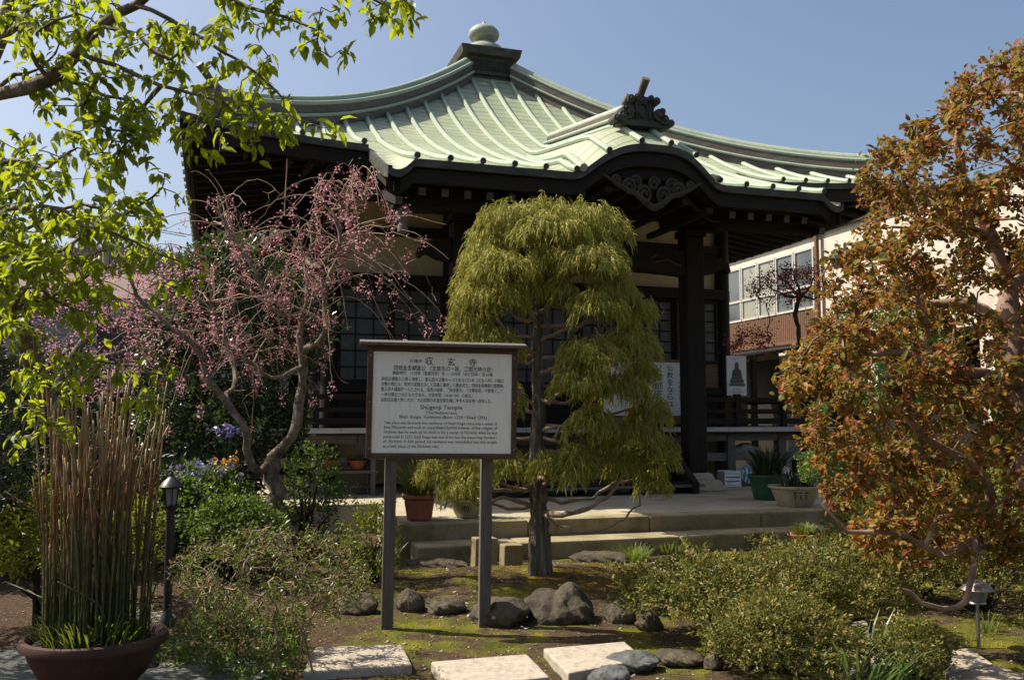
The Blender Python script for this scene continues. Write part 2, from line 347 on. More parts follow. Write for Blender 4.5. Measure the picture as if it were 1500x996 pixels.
# ================================================================ THE TEMPLE HALL (own axes: u along the front, v into depth)
A, KH, KO, ZE, HR, RT = 6.19, 3.53, 7.89, 5.60, 3.98, .5
WALL = 3.8
def fmain(u, v):
    r = max(abs(u), abs(v), .01); m = min(abs(u), abs(v)) / r; t = max(0, (A - r) / A)
    return ZE + HR * (.45 * t + .55 * t * t) + .27 * m ** 4 * (1 - t) ** 2
VT = 4.9
_t = (A - VT) / A; M0 = HR / A * (.45 + 1.1 * _t); Z0 = fmain(0, -VT); XE = KO - VT; CK = (4.98 - Z0 + M0 * XE) / XE ** 2
def zr(v): return 5.86 + (v + 7.6) * .17
def bell(s): return (1 + math.cos(PI * s)) / 2 if abs(s) < 1 else 0.0
def hump(s): return bell(abs(s) ** 1.35)
KW = 1.50; U0 = .26
def fkohai(u, v):
    if -v <= VT: z = fmain(u, v)
    else:
        x = -v - VT; z = Z0 - M0 * x + CK * x * x
    q_ = (abs(u) - (KH - .36)) / .36
    if q_ > 0: z -= .17 * math.sin(min(1, q_) * PI * .75) * max(0, min(1, (-v - 6.3) / 1.2))
    kz = zr(v) - .80 * (1 - hump((u - U0) / KW)) - .36 * (max(0, -7.3 - v) / .83) ** 1.2 - (0 if abs(u - U0) < KW else 3 * (abs(u - U0) - KW))
    k = .035; a, b = z / k, kz / k; mx = max(a, b)
    return k * (mx + math.log(math.exp(a - mx) + math.exp(b - mx)))
def front_edge(u): return -(KO + .24 * bell((u - U0) / 1.35))
temple = thing('temple_hall', 'dark wooden temple hall under a pale green pyramid roof with a curved gabled porch', 'temple', (CX, CY, 0), TH)

def rot4(k, u, v):
    for _ in range(k): u, v = -v, u
    return u, v
def roof_patch(mb, us, vf, zf, k=0, nr=30, uvs=None):
    rows = []
    for u in us:
        top = -max(abs(u), RT); row = []; f = vf(u); s = 0; prev = None
        for j in range(nr + 1):
            v = f + (top - f) * j / nr; z = zf(u, v)
            if prev: s += math.hypot(v - prev[0], z - prev[1])
            prev = (v, z)
            a, b = rot4(k, u, v); row.append((a, b, z)); uvs.append((u, v * 1.15))
        rows.append(row)
    mb.grid(rows)
mb = MB(); uvs = []
lin = lambda a, b, n: [a + (b - a) * i / n for i in range(n + 1)]
roof_patch(mb, lin(-A, -KH, 14), lambda u: -A, fmain, 0, 30, uvs)
roof_patch(mb, lin(KH, A, 14), lambda u: -A, fmain, 0, 30, uvs)
roof_patch(mb, lin(-KH, KH, 120), front_edge, fkohai, 0, 60, uvs)
for k in (1, 2, 3): roof_patch(mb, lin(-A, A, 30), lambda u: -A, fmain, k, 24, uvs)
roof = mb.build('roof', M['copper'], temple, smooth='auto', recalc=False)
uvl = roof.data.uv_layers.new(name='slope')
uv_by_vert = np.array(uvs, np.float32)
li = np.zeros(len(roof.data.loops), np.int32); roof.data.loops.foreach_get('vertex_index', li)
uvl.data.foreach_set('uv', uv_by_vert[li].ravel())
# rolled seams running down the slopes, dark end discs
mb = MB()
def rib(u, vf, zf, k, r=.046, ext=.05):
    top = -max(abs(u) + .05, RT + .15)
    if top - vf < .25: return
    pts = []; n = 22
    for j in range(n + 1):
        v = (vf - ext) + (top - vf + ext) * j / n
        a, b = rot4(k, u, v); pts.append((a, b, zf(u, max(v, vf)) + .035))
    mb.tube(pts, r, 8, 0, True, 1)
for i in range(-13, 14):
    u = i * .45
    if abs(u) < KH - .1: rib(u, front_edge(u), fkohai, 0)
    else: rib(u, -A, fmain, 0)
    for k in (1, 3): rib(u, -A, fmain, k)
mb.build('roof_seams', [M['copper_rib'], M['copper_dark']], roof, smooth='auto')
# eave edge boards following the eave line
def strip(mb, edge, drop0, drop1, inset, thick=.05):
    """edge: list of (u,v,z) with outward normal (nu,nv)"""
    rows = []
    for (u, v, z, nu, nv) in edge:
        rows.append([(u - nu * inset, v - nv * inset, z - drop0), (u - nu * inset, v - nv * inset, z - drop1),
                     (u - nu * (inset + thick), v - nv * (inset + thick), z - drop1), (u - nu * (inset + thick), v - nv * (inset + thick), z - drop0),
                     (u - nu * inset, v - nv * inset, z - drop0)])
    mb.grid(rows)
ke = [(u, front_edge(u), fkohai(u, front_edge(u)), 0, -1) for u in lin(-KH, KH, 120)]
e1 = MB(); e2 = MB()
for edge in ([(u, -A, fmain(u, -A), 0, -1) for u in lin(-A, -KH, 12)], [(u, -A, fmain(u, -A), 0, -1) for u in lin(KH, A, 12)], ke):
    strip(e1, edge, -.004, .10, .0, .06); strip(e2, edge, .11, .30, .07, .08)
for k in (1, 2, 3):
    ed = []
    for u in lin(-A, A, 24):
        a, b = rot4(k, u, -A); na, nb = rot4(k, 0, -1); ed.append((a, b, fmain(u, -A), na, nb))
    strip(e1, ed, -.004, .10, .0, .06); strip(e2, ed, .11, .30, .07, .08)
for s in (-1, 1):                                     # verges of the porch roof
    vg = [(s * KH, v, fkohai(s * KH, v), s, 0) for v in lin(-KO, -A + .5, 14)]
    strip(e1, vg, -.004, .16, .0, .06); strip(e2, vg, .17, .34, .08, .08)
e1.build('eave_edge', M['copper_dark'], temple); e2.build('eave_board', M['darkwood_h'], temple)
# soffits
mb = MB()
def soff(k, u0, u1):
    rows = []
    for u in lin(u0, u1, 20):
        row = []
        for j in range(7):
            v = -A + .1 + (A - 3.3) * j / 6
            if abs(u) > -v: v = -abs(u) + .001
            z = min(fmain(u, -A) - .18 + .13 * (v + A), fmain(u, v) - .12); a, b = rot4(k, u, v); row.append((a, b, z))
        rows.append(row)
    mb.grid(rows)
for k in range(4): soff(k, -A + .1, A - .1)
rows = []
for u in lin(-KH + .08, KH - .08, 60):
    fe = front_edge(u) + .15
    rows.append([(u, v, min(fkohai(u, v) - .26, 5.25 + .15 * bell(u / 1.6) if v > -A else 9)) for v in lin(fe, -4.2, 26)])
mb.grid(rows)
mb.build('soffit', M['darkwood_h'], temple)
# rafters
n_r = 0
def rafter(p0, p1, w=.075, h=.09, pale=True):
    b = MB(); d = Vector(p1) - Vector(p0); mid = (Vector(p0) + Vector(p1)) / 2
    rot = d.to_track_quat('X', 'Z').to_matrix()
    b.box(mid, (d.length, w, h), rot=rot)
    b.box(Vector(p0) - d.normalized() * .004, (.008, w * .98, h * .98), rot=rot, mi=1)
    return b.build('rafter', [M['darkwood_h'], M['shoji'] if pale else M['darkwood']], temple, recalc=True)
for u in lin(-5.6, -KH - .15, 6) + lin(KH + .15, 5.6, 6):
    rafter((u, -A + .22, fmain(u, -A) - .31), (u, -4.0, fmain(u, -A) + .02), pale=False)
for u in lin(-KH + .2, KH - .2, 21):
    if abs(u - U0) < 1.25: continue
    rafter((u, front_edge(u) + .28, fkohai(u, front_edge(u)) - .36), (u, -5.2, 5.22), .10, .11)
for k in (1, 3):
    for u in lin(-5.5, 5.5, 30):
        a, b = rot4(k, u, -A + .2); c, d = rot4(k, u, -4.0)
        rafter((a, b, fmain(u, -A) - .31), (c, d, fmain(u, -A) + .02), pale=False)
# hip ridges
def sweep(mb, pts, sec, mi=0):
    """sec: (side, up) profile swept with z up"""
    pts = [Vector(p) for p in pts]; rows = []
    for i, p in enumerate(pts):
        t = pts[min(i + 1, len(pts) - 1)] - pts[max(0, i - 1)]; t.z = 0; t.normalize(); s = Vector((t.y, -t.x, 0))
        rows.append([p + s * a + Vector((0, 0, b)) for a, b in sec + [sec[0]]])
    mb.grid(rows, mi)
    n = len(sec); 
    for row, rev in ((rows[0], False), (rows[-1], True)):
        f = row[:-1]; mb.add(f, [tuple(range(n)) if not rev else tuple(range(n))[::-1]], mi)
for sx, sy in ((-1, -1), (1, -1), (1, 1), (-1, 1)):
    pts = []
    for j in range(25):
        r = RT + .05 + (A * .925 - RT) * j / 24
        pts.append((sx * r, sy * r, fmain(r, r)))
    b = MB(); sweep(b, pts, [(-.17, -.12), (-.17, .11), (-.13, .11), (-.13, .125), (-.15, .125), (-.15, .30), (-.11, .33), (.11, .33), (.15, .30), (.15, .125), (.13, .125), (.13, .11), (.17, .11), (.17, -.12)])
    hr = b.build('hip_ridge', M['copper_brown'], temple)
    b = MB(); b.tube([Vector(p) + Vector((0, 0, .37)) for p in pts], .085, 10)
    dirv = Vector((sx, sy, 0)).normalized(); side = Vector((sy, -sx, 0)).normalized()
    for q in (-.13, .13): b.tube([Vector(p) + side * q + Vector((0, 0, .31)) for p in pts], .04, 8)
    for q in (-.18, .18): b.tube([Vector(p) + side * q + Vector((0, 0, .10)) for p in pts], .03, 6)
    b.build('ridge_cap', M['copper_rib'], hr, smooth='auto')
    b = MB(); e = Vector(pts[-1]); 
    b.box(e + dirv * .06 + Vector((0, 0, .14)), (.12, .38, .50), rz=math.atan2(dirv.y, dirv.x))
    b.box(e + dirv * .06 + Vector((0, 0, .42)), (.16, .26, .08), rz=math.atan2(dirv.y, dirv.x))
    if sx < 0:
        b.tube([e + dirv * (-.25) + Vector((0, 0, .42)), e + dirv * .02 + Vector((0, 0, .52)), e + dirv * .26 + Vector((0, 0, .70))], [.05, .055, .065], 10)
    b.build('ridge_end_tile', M['copper_brown'] if sx < 0 else M['copper_rib'], hr, bevel=.015)
# finial
b = MB()
def sq(z, r): return (z, r)
for z0, z1, r0, r1 in ((8.77, 9.17, .50, .50), (9.17, 9.25, .56, .56), (9.25, 9.59, .47, .52), (9.59, 9.77, .66, .70)):
    b.prism([(-1, -1), (1, -1), (1, 1), (-1, 1)], 0, 1, fn=lambda x, y, h: (x * (r0 + (r1 - r0) * h), y * (r0 + (r1 - r0) * h), z0 + (z1 - z0) * h))
for k in range(4):
    for i in range(-8, 9):
        a_, b_ = rot4(k, i * .05, -.515); na, nb = rot4(k, 0, -1)
        b.box((a_, b_, 9.41), (.018, .018, .26) if k % 2 == 0 else (.018, .018, .26))
fin = b.build('finial_base', M['copper_dark'], temple, bevel=.012)
b = MB(); b.lathe([(.02, 9.77), (.50, 9.77), (.51, 9.83), (.47, 9.93), (.38, 10.01), (.30, 10.055), (.29, 10.06), (.22, 10.08), (.20, 10.14), (.25, 10.17), (.33, 10.23), (.355, 10.31), (.335, 10.39), (.26, 10.47), (.12, 10.53), (.06, 10.56), (.035, 10.61), (.004, 10.66)], n=32)
b.build('finial_jewel', M['copper_old'], temple, smooth='auto')
# porch gable: ridge, ornament, barge board, carving
b = MB(); vs_ = lin(-7.5, -3.75, 20)
sweep(b, [(U0, v, zr(v)) for v in vs_], [(-.13, -.1), (-.13, .16), (-.09, .18), (-.09, .30), (.09, .30), (.09, .18), (.13, .16), (.13, -.1)])
pr = b.build('porch_ridge', M['copper_brown'], temple)
b = MB(); b.tube([(U0, v, zr(v) + .33) for v in vs_], .07, 10)
for q in (-.13, .13): b.tube([(U0 + q, v, zr(v) + .18) for v in vs_], .035, 8)
for s in (-1, 1):    # the outer rolls beside the curved gable
    b.tube([(U0 + s * 1.06, v, fkohai(U0 + s * 1.06, v) + .05) for v in lin(-7.95, -5.6, 14)], .06, 8)
b.build('ridge_cap', M['copper_rib'], pr, smooth='auto')
b = MB(); zb = 5.83
b.prism([(-.50, .0), (.50, .0), (.48, .10), (-.48, .10)], -7.68, -7.48, fn=lambda x, y, h: (x, h, zb + .02 + y - .06 * abs(x)))
b.prism([(-.24, .10), (.24, .10), (.21, .22), (.24, .36), (.30, .44), (.27, .50), (.16, .47), (.08, .52), (0, .54), (-.08, .52), (-.16, .47), (-.27, .50), (-.30, .44), (-.24, .36), (-.21, .22)], -7.65, -7.46, fn=lambda x, y, h: (x, h, zb + y))
for s in (-1, 1):
    for (x, z, r) in ((.30, .20, .11), (.40, .13, .09), (.53, .08, .065), (.25, .44, .07), (.14, .48, .055), (.36, .27, .06)):
        b.tube([(s * x, -7.72, zb + z), (s * x, -7.48, zb + z)], r, 14)
        b.tube([(s * x, -7.75, zb + z), (s * x, -7.72, zb + z)], r * .45, 10)
    b.tube([(s * .14, -7.67, zb + .12), (s * .12, -7.68, zb + .28), (s * .17, -7.67, zb + .42)], .022, 6)
b.tube([(.09 * math.cos(q), -7.67, zb + .27 + .12 * math.sin(q)) for q in lin(0, 2 * PI, 16)], .014, 6)
b.v = [(U0 + p[0] * .82, p[1], zb + (p[2] - zb) * .86) for p in b.v]
orn = b.build('ridge_ornament', M['copper_dark'], temple, bevel=.01)
b = MB(); b.tube([(0, -7.33, zb + .45), (0, -7.56, zb + .55), (0, -7.78, zb + .78)], [.06, .065, .075], 12); b.tube([(-.30, -7.58, zb + .40), (-.27, -7.68, zb + .50)], .06, 10)
b.v = [(U0 + p[0] * .82, p[1], zb + (p[2] - zb) * .86) for p in b.v]; b.build('ornament_tube', M['copper_brown'], orn, smooth='auto')
b = MB()
for (d0, d1, dv, th) in ((.12, .24, .10, .10), (.25, .46, .18, .09), (.47, .60, .30, .06)):
    us_ = lin(U0 - 1.28, U0 + 1.28, 44)
    rows = []
    for u in us_:
        z = fkohai(u, front_edge(u)); v = front_edge(u) + dv; q = bell((u - U0) / 1.4)
        rows.append([(u, v, z - d0), (u, v, z - d0 - (d1 - d0) * (.12 + .88 * q)), (u, v + th, z - d0 - (d1 - d0) * (.12 + .88 * q)), (u, v + th, z - d0), (u, v, z - d0)])
    b.grid(rows)
b.build('barge_board', M['darkwood_h'], temple)
b = MB()
def scroll(cx, cz, s, r=.16, v=-7.98, turns=1.6, w=.03):
    pts = []
    for i in range(22):
        a_ = i / 21 * turns * 2 * PI; rr = r * (1 - i / 25)
        pts.append((cx + s * rr * math.cos(a_), v, cz + rr * math.sin(a_)))
    b.tube(pts, w, 6)
zc = 5.02
for s in (-1, 1):
    scroll(s * .16, zc - .04, s, .13); scroll(s * .42, zc + .05, s, .12); scroll(s * .64, zc + .12, s, .08, w=.022)
    b.tube([(0, -7.98, zc - .22), (s * .12, -7.98, zc - .16), (s * .3, -7.98, zc - .04), (s * .6, -7.98, zc + .06), (s * .85, -7.98, zc + .19)], [.05, .05, .04, .035, .015], 8)
for q in (-.3, 0, .3): scroll(q, zc + .12, 1 if q >= 0 else -1, .10, w=.024)
b.v = [(U0 + p[0] * .9, p[1], zc + (p[2] - zc) * 1.05 - .26) for p in b.v]; b.build('gable_carving', M['carving'], temple)
# porch posts, beams
PU, PV, PZ = 2.01, -5.83, .39
for s in (-1, 1):
    b = MB(); b.bb(s * PU - .165, s * PU + .165, PV - .165, PV + .165, PZ + .28, 4.62)
    po = b.build('porch_pillar', M['darkwood'], temple, bevel=.025)
    b = MB()
    b.prism([(-1, -1), (1, -1), (1, 1), (-1, 1)], 0, 1, fn=lambda x, y, h: (s * PU + x * (.40 - .09 * h), PV + y * (.40 - .09 * h), PZ + .002 + .17 * h))
    b.prism([(-1, -1), (1, -1), (1, 1), (-1, 1)], 0, 1, fn=lambda x, y, h: (s * PU + x * (.26 - .05 * h), PV + y * (.26 - .05 * h), PZ + .172 + .11 * h))
    b.build('pillar_stone', M['concrete'], po, bevel=.02)
    # carved beam nose pointing outward
    b = MB(); b.prism([(.17, 3.98), (.40, 4.02), (.56, 4.10), (.66, 4.02), (.72, 4.07), (.68, 4.20), (.56, 4.28), (.40, 4.34), (.17, 4.36)], -.10, .10, fn=lambda x, y, h: (s * (PU + x), PV + h, y))
    b.build('beam_nose', M['darkwood_h'], temple, bevel=.02)
b = MB()
n = 40; rows = []
for i in range(n + 1):
    u = -PU + .167 + (2 * PU - .334) * i / n; q = abs(u) / PU; lo = 3.93 + .07 * (1 - q ** 4); hi = 4.36 + .03 * (1 - q * q)
    rows.append([(u, PV - .12, lo), (u, PV - .12, hi), (u, PV + .12, hi), (u, PV + .12, lo), (u, PV - .12, lo)])
b.grid(rows); rb = b.build('rainbow_beam', M['darkwood_h'], temple)
b = MB()
for s in (-1, 1):
    b.tube([(s * 1.75, PV - .125, 4.10), (s * 1.5, PV - .125, 4.20), (s * 1.25, PV - .125, 4.14), (s * 1.2, PV - .125, 4.22), (s * 1.32, PV - .125, 4.27)], .016, 6)
    b.tube([(s * .5 + .1 * math.cos(q), PV - .125, 4.19 + .07 * math.sin(q)) for q in lin(0, 2 * PI, 14)], .012, 5)
b.build('beam_carving', M['brownwood'], rb)
for u in (-PU, 0, PU):                       # bracket sets and porch purlin
    b = MB()
    b.bb(u - .2, u + .2, PV - .2, PV + .2, 4.621, 4.743); b.bb(u - .55, u + .55, PV - .09, PV + .09, 4.741, 4.86)
    for q in (-.45, 0, .45): b.bb(u + q - .1, u + q + .1, PV - .11, PV + .11, 4.859, 4.95)
    b.build('bracket', M['darkwood_h'], temple, bevel=.012)
b = MB(); b.bb(-3.15, 3.15, PV - .12, PV + .12, 4.952, 5.16); b.build('purlin', M['darkwood_h'], temple)
for u0, u1 in ((-3.35, -1.75), (1.75, 3.3)): b = MB(); b.bb(u0, u1, -7.25, -7.02, 4.50, 4.68); b.build('purlin', M['darkwood_h'], temple)
b = MB()   # carved beast-head nose under the corner of the porch roof
prof = [(.03, -.30), (.07, -.27), (.075, -.20), (.055, -.14), (.085, -.08), (.10, 0), (.085, .08), (.05, .12)]
b.lathe(prof, (-3.20, -7.2, 4.40), 12)
for q in range(5): b.tube([(-3.20 + .07 * math.cos(q * 1.3), -7.2 + .07 * math.sin(q * 1.3), 4.14 + .07 * q), (-3.20 + .1 * math.cos(q * 1.3 + .5), -7.2 + .1 * math.sin(q * 1.3 + .5), 4.17 + .07 * q)], [.03, .012], 6)
b.build('carved_nose', M['greywood'], temple, smooth='auto')
b = MB(); b.prism([(-.3, 0), (.25, 0), (.3, .15), (.2, .30), (-.3, .30)], -.14, .14, fn=lambda x, y, h: (-3.05 + x, -7.13 + h, 4.44 + y)); b.build('corner_block', M['darkwood_h'], temple, bevel=.03)
# walls
b = MB(); b.bb(-WALL + .06, WALL - .06, -WALL + .06, WALL - .06, .45, 6.4); b.build('plaster_wall', M['plaster'], temple)
COLU = (-WALL, -1.68, 1.68, WALL)
for k in range(4):
    for i, u in enumerate(COLU[:-1]):
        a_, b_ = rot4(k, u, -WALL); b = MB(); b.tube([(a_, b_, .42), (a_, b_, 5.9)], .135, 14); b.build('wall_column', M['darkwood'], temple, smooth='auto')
for k in range(4):
    def hb(mb, u0, u1, z0, z1, p0, p1):
        a0, b0 = rot4(k, u0, -WALL + p0); a1, b1 = rot4(k, u1, -WALL + p1)
        mb.bb(min(a0, a1), max(a0, a1), min(b0, b1), max(b0, b1), z0, z1)
    b = MB()
    for z0, z1, pp in ((5.42, 5.62, -.10), (4.76, 4.92, -.085), (3.86, 4.06, -.155), (2.02, 2.16, -.09), (1.42, 1.56, -.09)):
        hb(b, -WALL - .02, WALL + .02, z0, z1, pp, .10)
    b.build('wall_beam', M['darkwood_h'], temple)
    b = MB()
    for u0, u1 in zip(COLU[:-1], COLU[1:]): hb(b, u0 + .136, u1 - .136, 1.562, 2.018, -.02, .062)
    b.build('dado_board', M['darkwood_h'], temple)
    for bi, (u0, u1) in enumerate(zip(COLU[:-1], COLU[1:])):
        nleaf = 2 if bi != 1 else 4; w = (u1 - u0 - .28) / nleaf; z0, z1 = 2.17, 3.85
        if k == 0 and bi == 2: z0 = 2.62
        if k in (2,): continue
        for q in range(nleaf):
            p = u0 + .14 + q * w; off = -.04 if q % 2 else .0
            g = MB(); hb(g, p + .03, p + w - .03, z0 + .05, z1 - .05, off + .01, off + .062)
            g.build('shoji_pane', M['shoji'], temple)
            f = MB()
            for x in (p, p + w - .055): hb(f, x, x + .055, z0, z1, off - .03, off + .03)
            for z in (z0, z1 - .06): hb(f, p + .056, p + w - .056, z, z + .06, off - .03, off + .03)
            nx, nz = 3, 5
            for i in range(1, nx): x = p + w * i / nx; hb(f, x - .011, x + .011, z0 + .061, z1 - .061, off - .012, off + .009)
            for i in range(1, nz + 1): z = z0 + (z1 - z0) * i / (nz + 1); hb(f, p + .057, p + w - .057, z - .011, z + .011, off - .017, off + .008)
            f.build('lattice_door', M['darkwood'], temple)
        if z0 > 2.3:
            f = MB(); hb(f, u0 + .137, u1 - .137, 2.161, 2.618, -.03, .06); f.build('dado_board', M['orangewood'], temple)
# veranda with its edge, posts and low rail
VV = 5.25
vd = MB()
vd.bb(-VV, VV, -VV, -WALL - .16, 1.30, 1.40); vd.bb(-VV, -WALL - .16, -WALL - .158, 3.0, 1.30, 1.40); vd.bb(WALL + .16, VV, -WALL - .158, 3.0, 1.30, 1.40)
ver = vd.build('veranda', M['darkwood_h'], temple)
b = MB()
for i in range(14):
    u0 = -VV + i * .75
    b.bb(u0 + .003, u0 + .747, -VV - .03, -VV - .002, 1.335, 1.415)
for i in range(11):
    for s in (-1, 1): v0 = -VV + i * .75; b.bb(s * (VV + .015) - .013, s * (VV + .015) + .013, v0 + .003, v0 + .747, 1.335, 1.415)
b.build('veranda_edge', M['whiteedge'], ver)
for u in (-5.05, -3.4, -1.75, 1.75, 3.15, 4.2, 5.05):
    b = MB(); b.bb(u - .075, u + .075, -5.12, -4.97, .39, 1.30); b.build('veranda_post', M['greywood_v'], ver)
for u0, u1 in ((-4.97, -1.83), (1.83, 5.0)):
    b = MB(); b.bb(u0, u1, -5.07, -5.02, .82, .96); b.build('veranda_tie', M['greywood'], ver)
    b = MB(); b.bb(u0, u1, -5.09, -5.0, 1.17, 1.298); b.build('veranda_joist', M['greywood'], ver)
for u0, u1 in ((-5.1, -2.2), (2.3, 5.15)):
    b = MB()
    for z, h in ((1.52, .10), (1.70, .07), (1.90, .08)): b.bb(u0, u1, -5.20, -5.13, z - h / 2, z + h / 2)
    rl = b.build('veranda_rail', M['darkwood_h'], ver)
    for i in range(4):
        u = u0 + (u1 - u0) * i / 3; b = MB(); b.bb(u - .05, u + .05, -5.215, -5.115, 1.402, 2.0); b.build('rail_post', M['darkwood'], rl)
for s in (-1, 1):
    b = MB()
    for z, h in ((1.52, .10), (1.70, .07), (1.90, .08)): b.bb(s * 5.17 - .035, s * 5.17 + .035, -5.1, 2.9, z - h / 2, z + h / 2)
    b.build('veranda_rail', M['darkwood_h'], ver)
b = MB(); b.bb(-3.4, 3.4, -3.6, 3.4, .392, 1.29); b.build('foundation', M['darkwood'], temple)
# front stair
b = MB()
for i in range(5):
    b.bb(-1.55, 1.55, -6.55 + i * .27, -6.25 + i * .27, .52 + i * .19, .57 + i * .19)
for s in (-1, 1):
    b.prism([(-6.6, .392), (-6.6, .56), (-5.3, 1.42), (-5.3, .392)], s * 1.62 - .05, s * 1.62 + .05, fn=lambda x, y, h: (h, x, y))
b.build('stair', M['darkwood_h'], temple)
# inside clutter of the bell gable: dark ceiling beam ends
b = MB()
for u in lin(-1.2, 1.2, 6): b.bb(u - .05, u + .05, -7.9, -5.9, 4.50 + .28 * bell(u / 1.6), 4.58 + .28 * bell(u / 1.6))
b.build('gable_rafters', M['darkwood_h'], temple)

# ---------------------------------------------------------------- stone terrace in front of the hall
ter = thing('stone_terrace', 'pale concrete terrace with a raised landing in front of the temple hall', 'terrace', (CX, CY, 0), TH)
b = MB(); b.bb(-6.4, 6.6, -6.7, 5.5, -.3, .386); b.build('terrace_slab', M['concrete'], ter, bevel=.02)
ug = [-3.62, -2.1, -.55, 1.0, 2.5, 4.1]
for u0, u1 in zip(ug[:-1], ug[1:]):
    b = MB(); b.bb(u0 + .004, u1 - .004, -9.37, -9.02, -.2, .388); b.build('kerb_stone', M['stonestep'], ter, bevel=.02)
b = MB()
for i, (u0, u1) in enumerate(zip(ug[:-1], ug[1:])):
    for v0, v1 in ((-9.016, -7.9), (-7.894, -6.702)): b.bb(u0 + .003 + .2 * (v0 > -8), u1 - .003 + .2 * (v0 > -8), v0, v1, -.2, .384)
b.build('paving_slab', M['concrete'], ter, bevel=.008)
st = thing('stone_step', 'long low stone step below the temple landing', 'step', (CX, CY, 0), TH)
for u0, u1 in ((-3.5, -2.36), (-2.35, -.4), (-.392, 1.6), (1.608, 4.1)):
    b = MB(); b.bb(u0, u1, -9.86, -9.373, -.15, .2); b.build('step_stone', M['stonestep'], st, bevel=.025)
from mathutils import noise as mnoise
# ================================================================ GROUND AND SETTING
def vnoise(x, y):
    return (math.sin(x * 2.1 + 1.3 * math.sin(y * 1.7)) * math.cos(y * 2.6 + .8 * math.sin(x * 1.9 + 2)) * .5
            + .3 * math.sin(x * 6.3 + 2 * math.sin(y * 4.1)) * math.cos(y * 7.1 + 1.0) + .2 * math.sin(x * 15 + y * 5) * math.sin(y * 17 - x * 4))
def gz(x, y):
    w = max(0, 1 - max(abs(x) - 6, 0) / 6) * max(0, 1 - max(y - 12, 0) / 4)
    z = .022 * vnoise(x, y) * w
    z += .13 * math.exp(-(((x - .3) / 1.3) ** 2 + ((y - 9.0) / .8) ** 2))
    z += .16 * math.exp(-(((x + 3.4) / 1.7) ** 2 + ((y - 9.4) / 1.6) ** 2))
    return z
def lines(a, b, fine, lo, hi):
    L = list(np.arange(a, b + 1e-6, fine)); s = fine
    p = b
    while p < hi: s *= 1.5; p = min(hi, p + s); L.append(p)
    s = fine; p = a
    while p > lo: s *= 1.5; p = max(lo, p - s); L.insert(0, p)
    return L
gx = lines(-5.5, 5.5, .055, -260, 260); gy = lines(4.2, 10.6, .055, -40, 420)
GV = np.array([(x, y, gz(x, y) + (.006 * (rng.random() - .5) if abs(x) < 6 and 3 < y < 11 else 0)) for y in gy for x in gx])
nx = len(gx); I = np.arange(len(gy) - 1)[:, None] * nx + np.arange(nx - 1)[None]
GF = np.stack([I, I + 1, I + nx + 1, I + nx], -1).reshape(-1, 4)
m, nt, out = newmat('garden_soil_and_moss'); v = coords(nt)
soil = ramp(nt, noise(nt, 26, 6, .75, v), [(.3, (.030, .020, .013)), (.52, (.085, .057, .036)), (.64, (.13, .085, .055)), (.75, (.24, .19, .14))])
moss = ramp(nt, noise(nt, 3.0, 5, .7, v), [(.3, (.06, .06, .012)), (.5, (.14, .145, .020)), (.63, (.22, .19, .024)), (.78, (.18, .09, .016))])
moss = mixc(nt, .55, moss, ramp(nt, noise(nt, 70, 4, .7, v), [(.3, (.45, .45, .45)), (.7, (1.15, 1.15, 1.15))]), 'MULTIPLY')
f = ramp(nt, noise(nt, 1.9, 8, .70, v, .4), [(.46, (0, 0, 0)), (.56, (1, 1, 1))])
gm = nt.nodes.new('ShaderNodeVectorMath'); gm.operation = 'DISTANCE'; gm.inputs[1].default_value = (.7, 8.9, .1); link(nt, v, gm.inputs[0])
f2 = ramp(nt, gm.outputs['Value'], [(.15, (1, 1, 1)), (1.0, (0, 0, 0))]); f2 = mixc(nt, 1.0, f2, ramp(nt, noise(nt, 3.2, 7, .7, v), [(.42, (0, 0, 0)), (.55, (1, 1, 1))]), 'MULTIPLY')
orange = ramp(nt, noise(nt, 6, 5, .7, v), [(.3, (.10, .045, .010)), (.5, (.22, .115, .018)), (.68, (.20, .16, .02))])
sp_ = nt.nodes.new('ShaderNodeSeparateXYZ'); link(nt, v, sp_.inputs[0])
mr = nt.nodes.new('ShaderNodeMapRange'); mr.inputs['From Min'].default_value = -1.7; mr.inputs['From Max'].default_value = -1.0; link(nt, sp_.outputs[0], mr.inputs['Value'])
f = mixc(nt, 1.0, f, mr.outputs[0], 'MULTIPLY')  # moss fades to dark soil on the left, painting in the deep shade there
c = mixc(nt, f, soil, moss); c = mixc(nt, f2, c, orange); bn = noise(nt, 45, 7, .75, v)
bsdf(nt, out, c, .95, bn, .9, 0, .03, .1); M['ground'] = m
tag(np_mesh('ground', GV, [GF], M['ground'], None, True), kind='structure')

# far hill with bare woods
HV = []; HF = []
hx = np.linspace(-170, 30, 60); hy = np.linspace(95, 240, 20)
hz = lambda x, y: max(-.5, (27 * math.exp(-((x + 62) / 38) ** 2) + 20 * math.exp(-((x + 120) / 35) ** 2)) * (1 - ((y - 165) / 75) ** 2) + 1.2 * vnoise(x * .12, y * .1))
HV = [(x, y, hz(x, y)) for y in hy for x in hx]
I = np.arange(19)[:, None] * 60 + np.arange(59)[None]
M['hill'] = mottled('brown_hillside', [(.3, (.05, .045, .03)), (.7, (.12, .10, .075))], .15, .95)
tag(np_mesh('hill', HV, [np.stack([I, I + 1, I + 61, I + 60], -1).reshape(-1, 4)], M['hill'], None, True), kind='structure')
n = 5200; x = rng.uniform(-130, -20, n); y = rng.uniform(98, 170, n)
P = np.array([(a, b, hz(a, b)) for a, b in zip(x, y)]); P = P[P[:, 2] > 1]
D = rnd(len(P), .45); D[:, 2] = 1
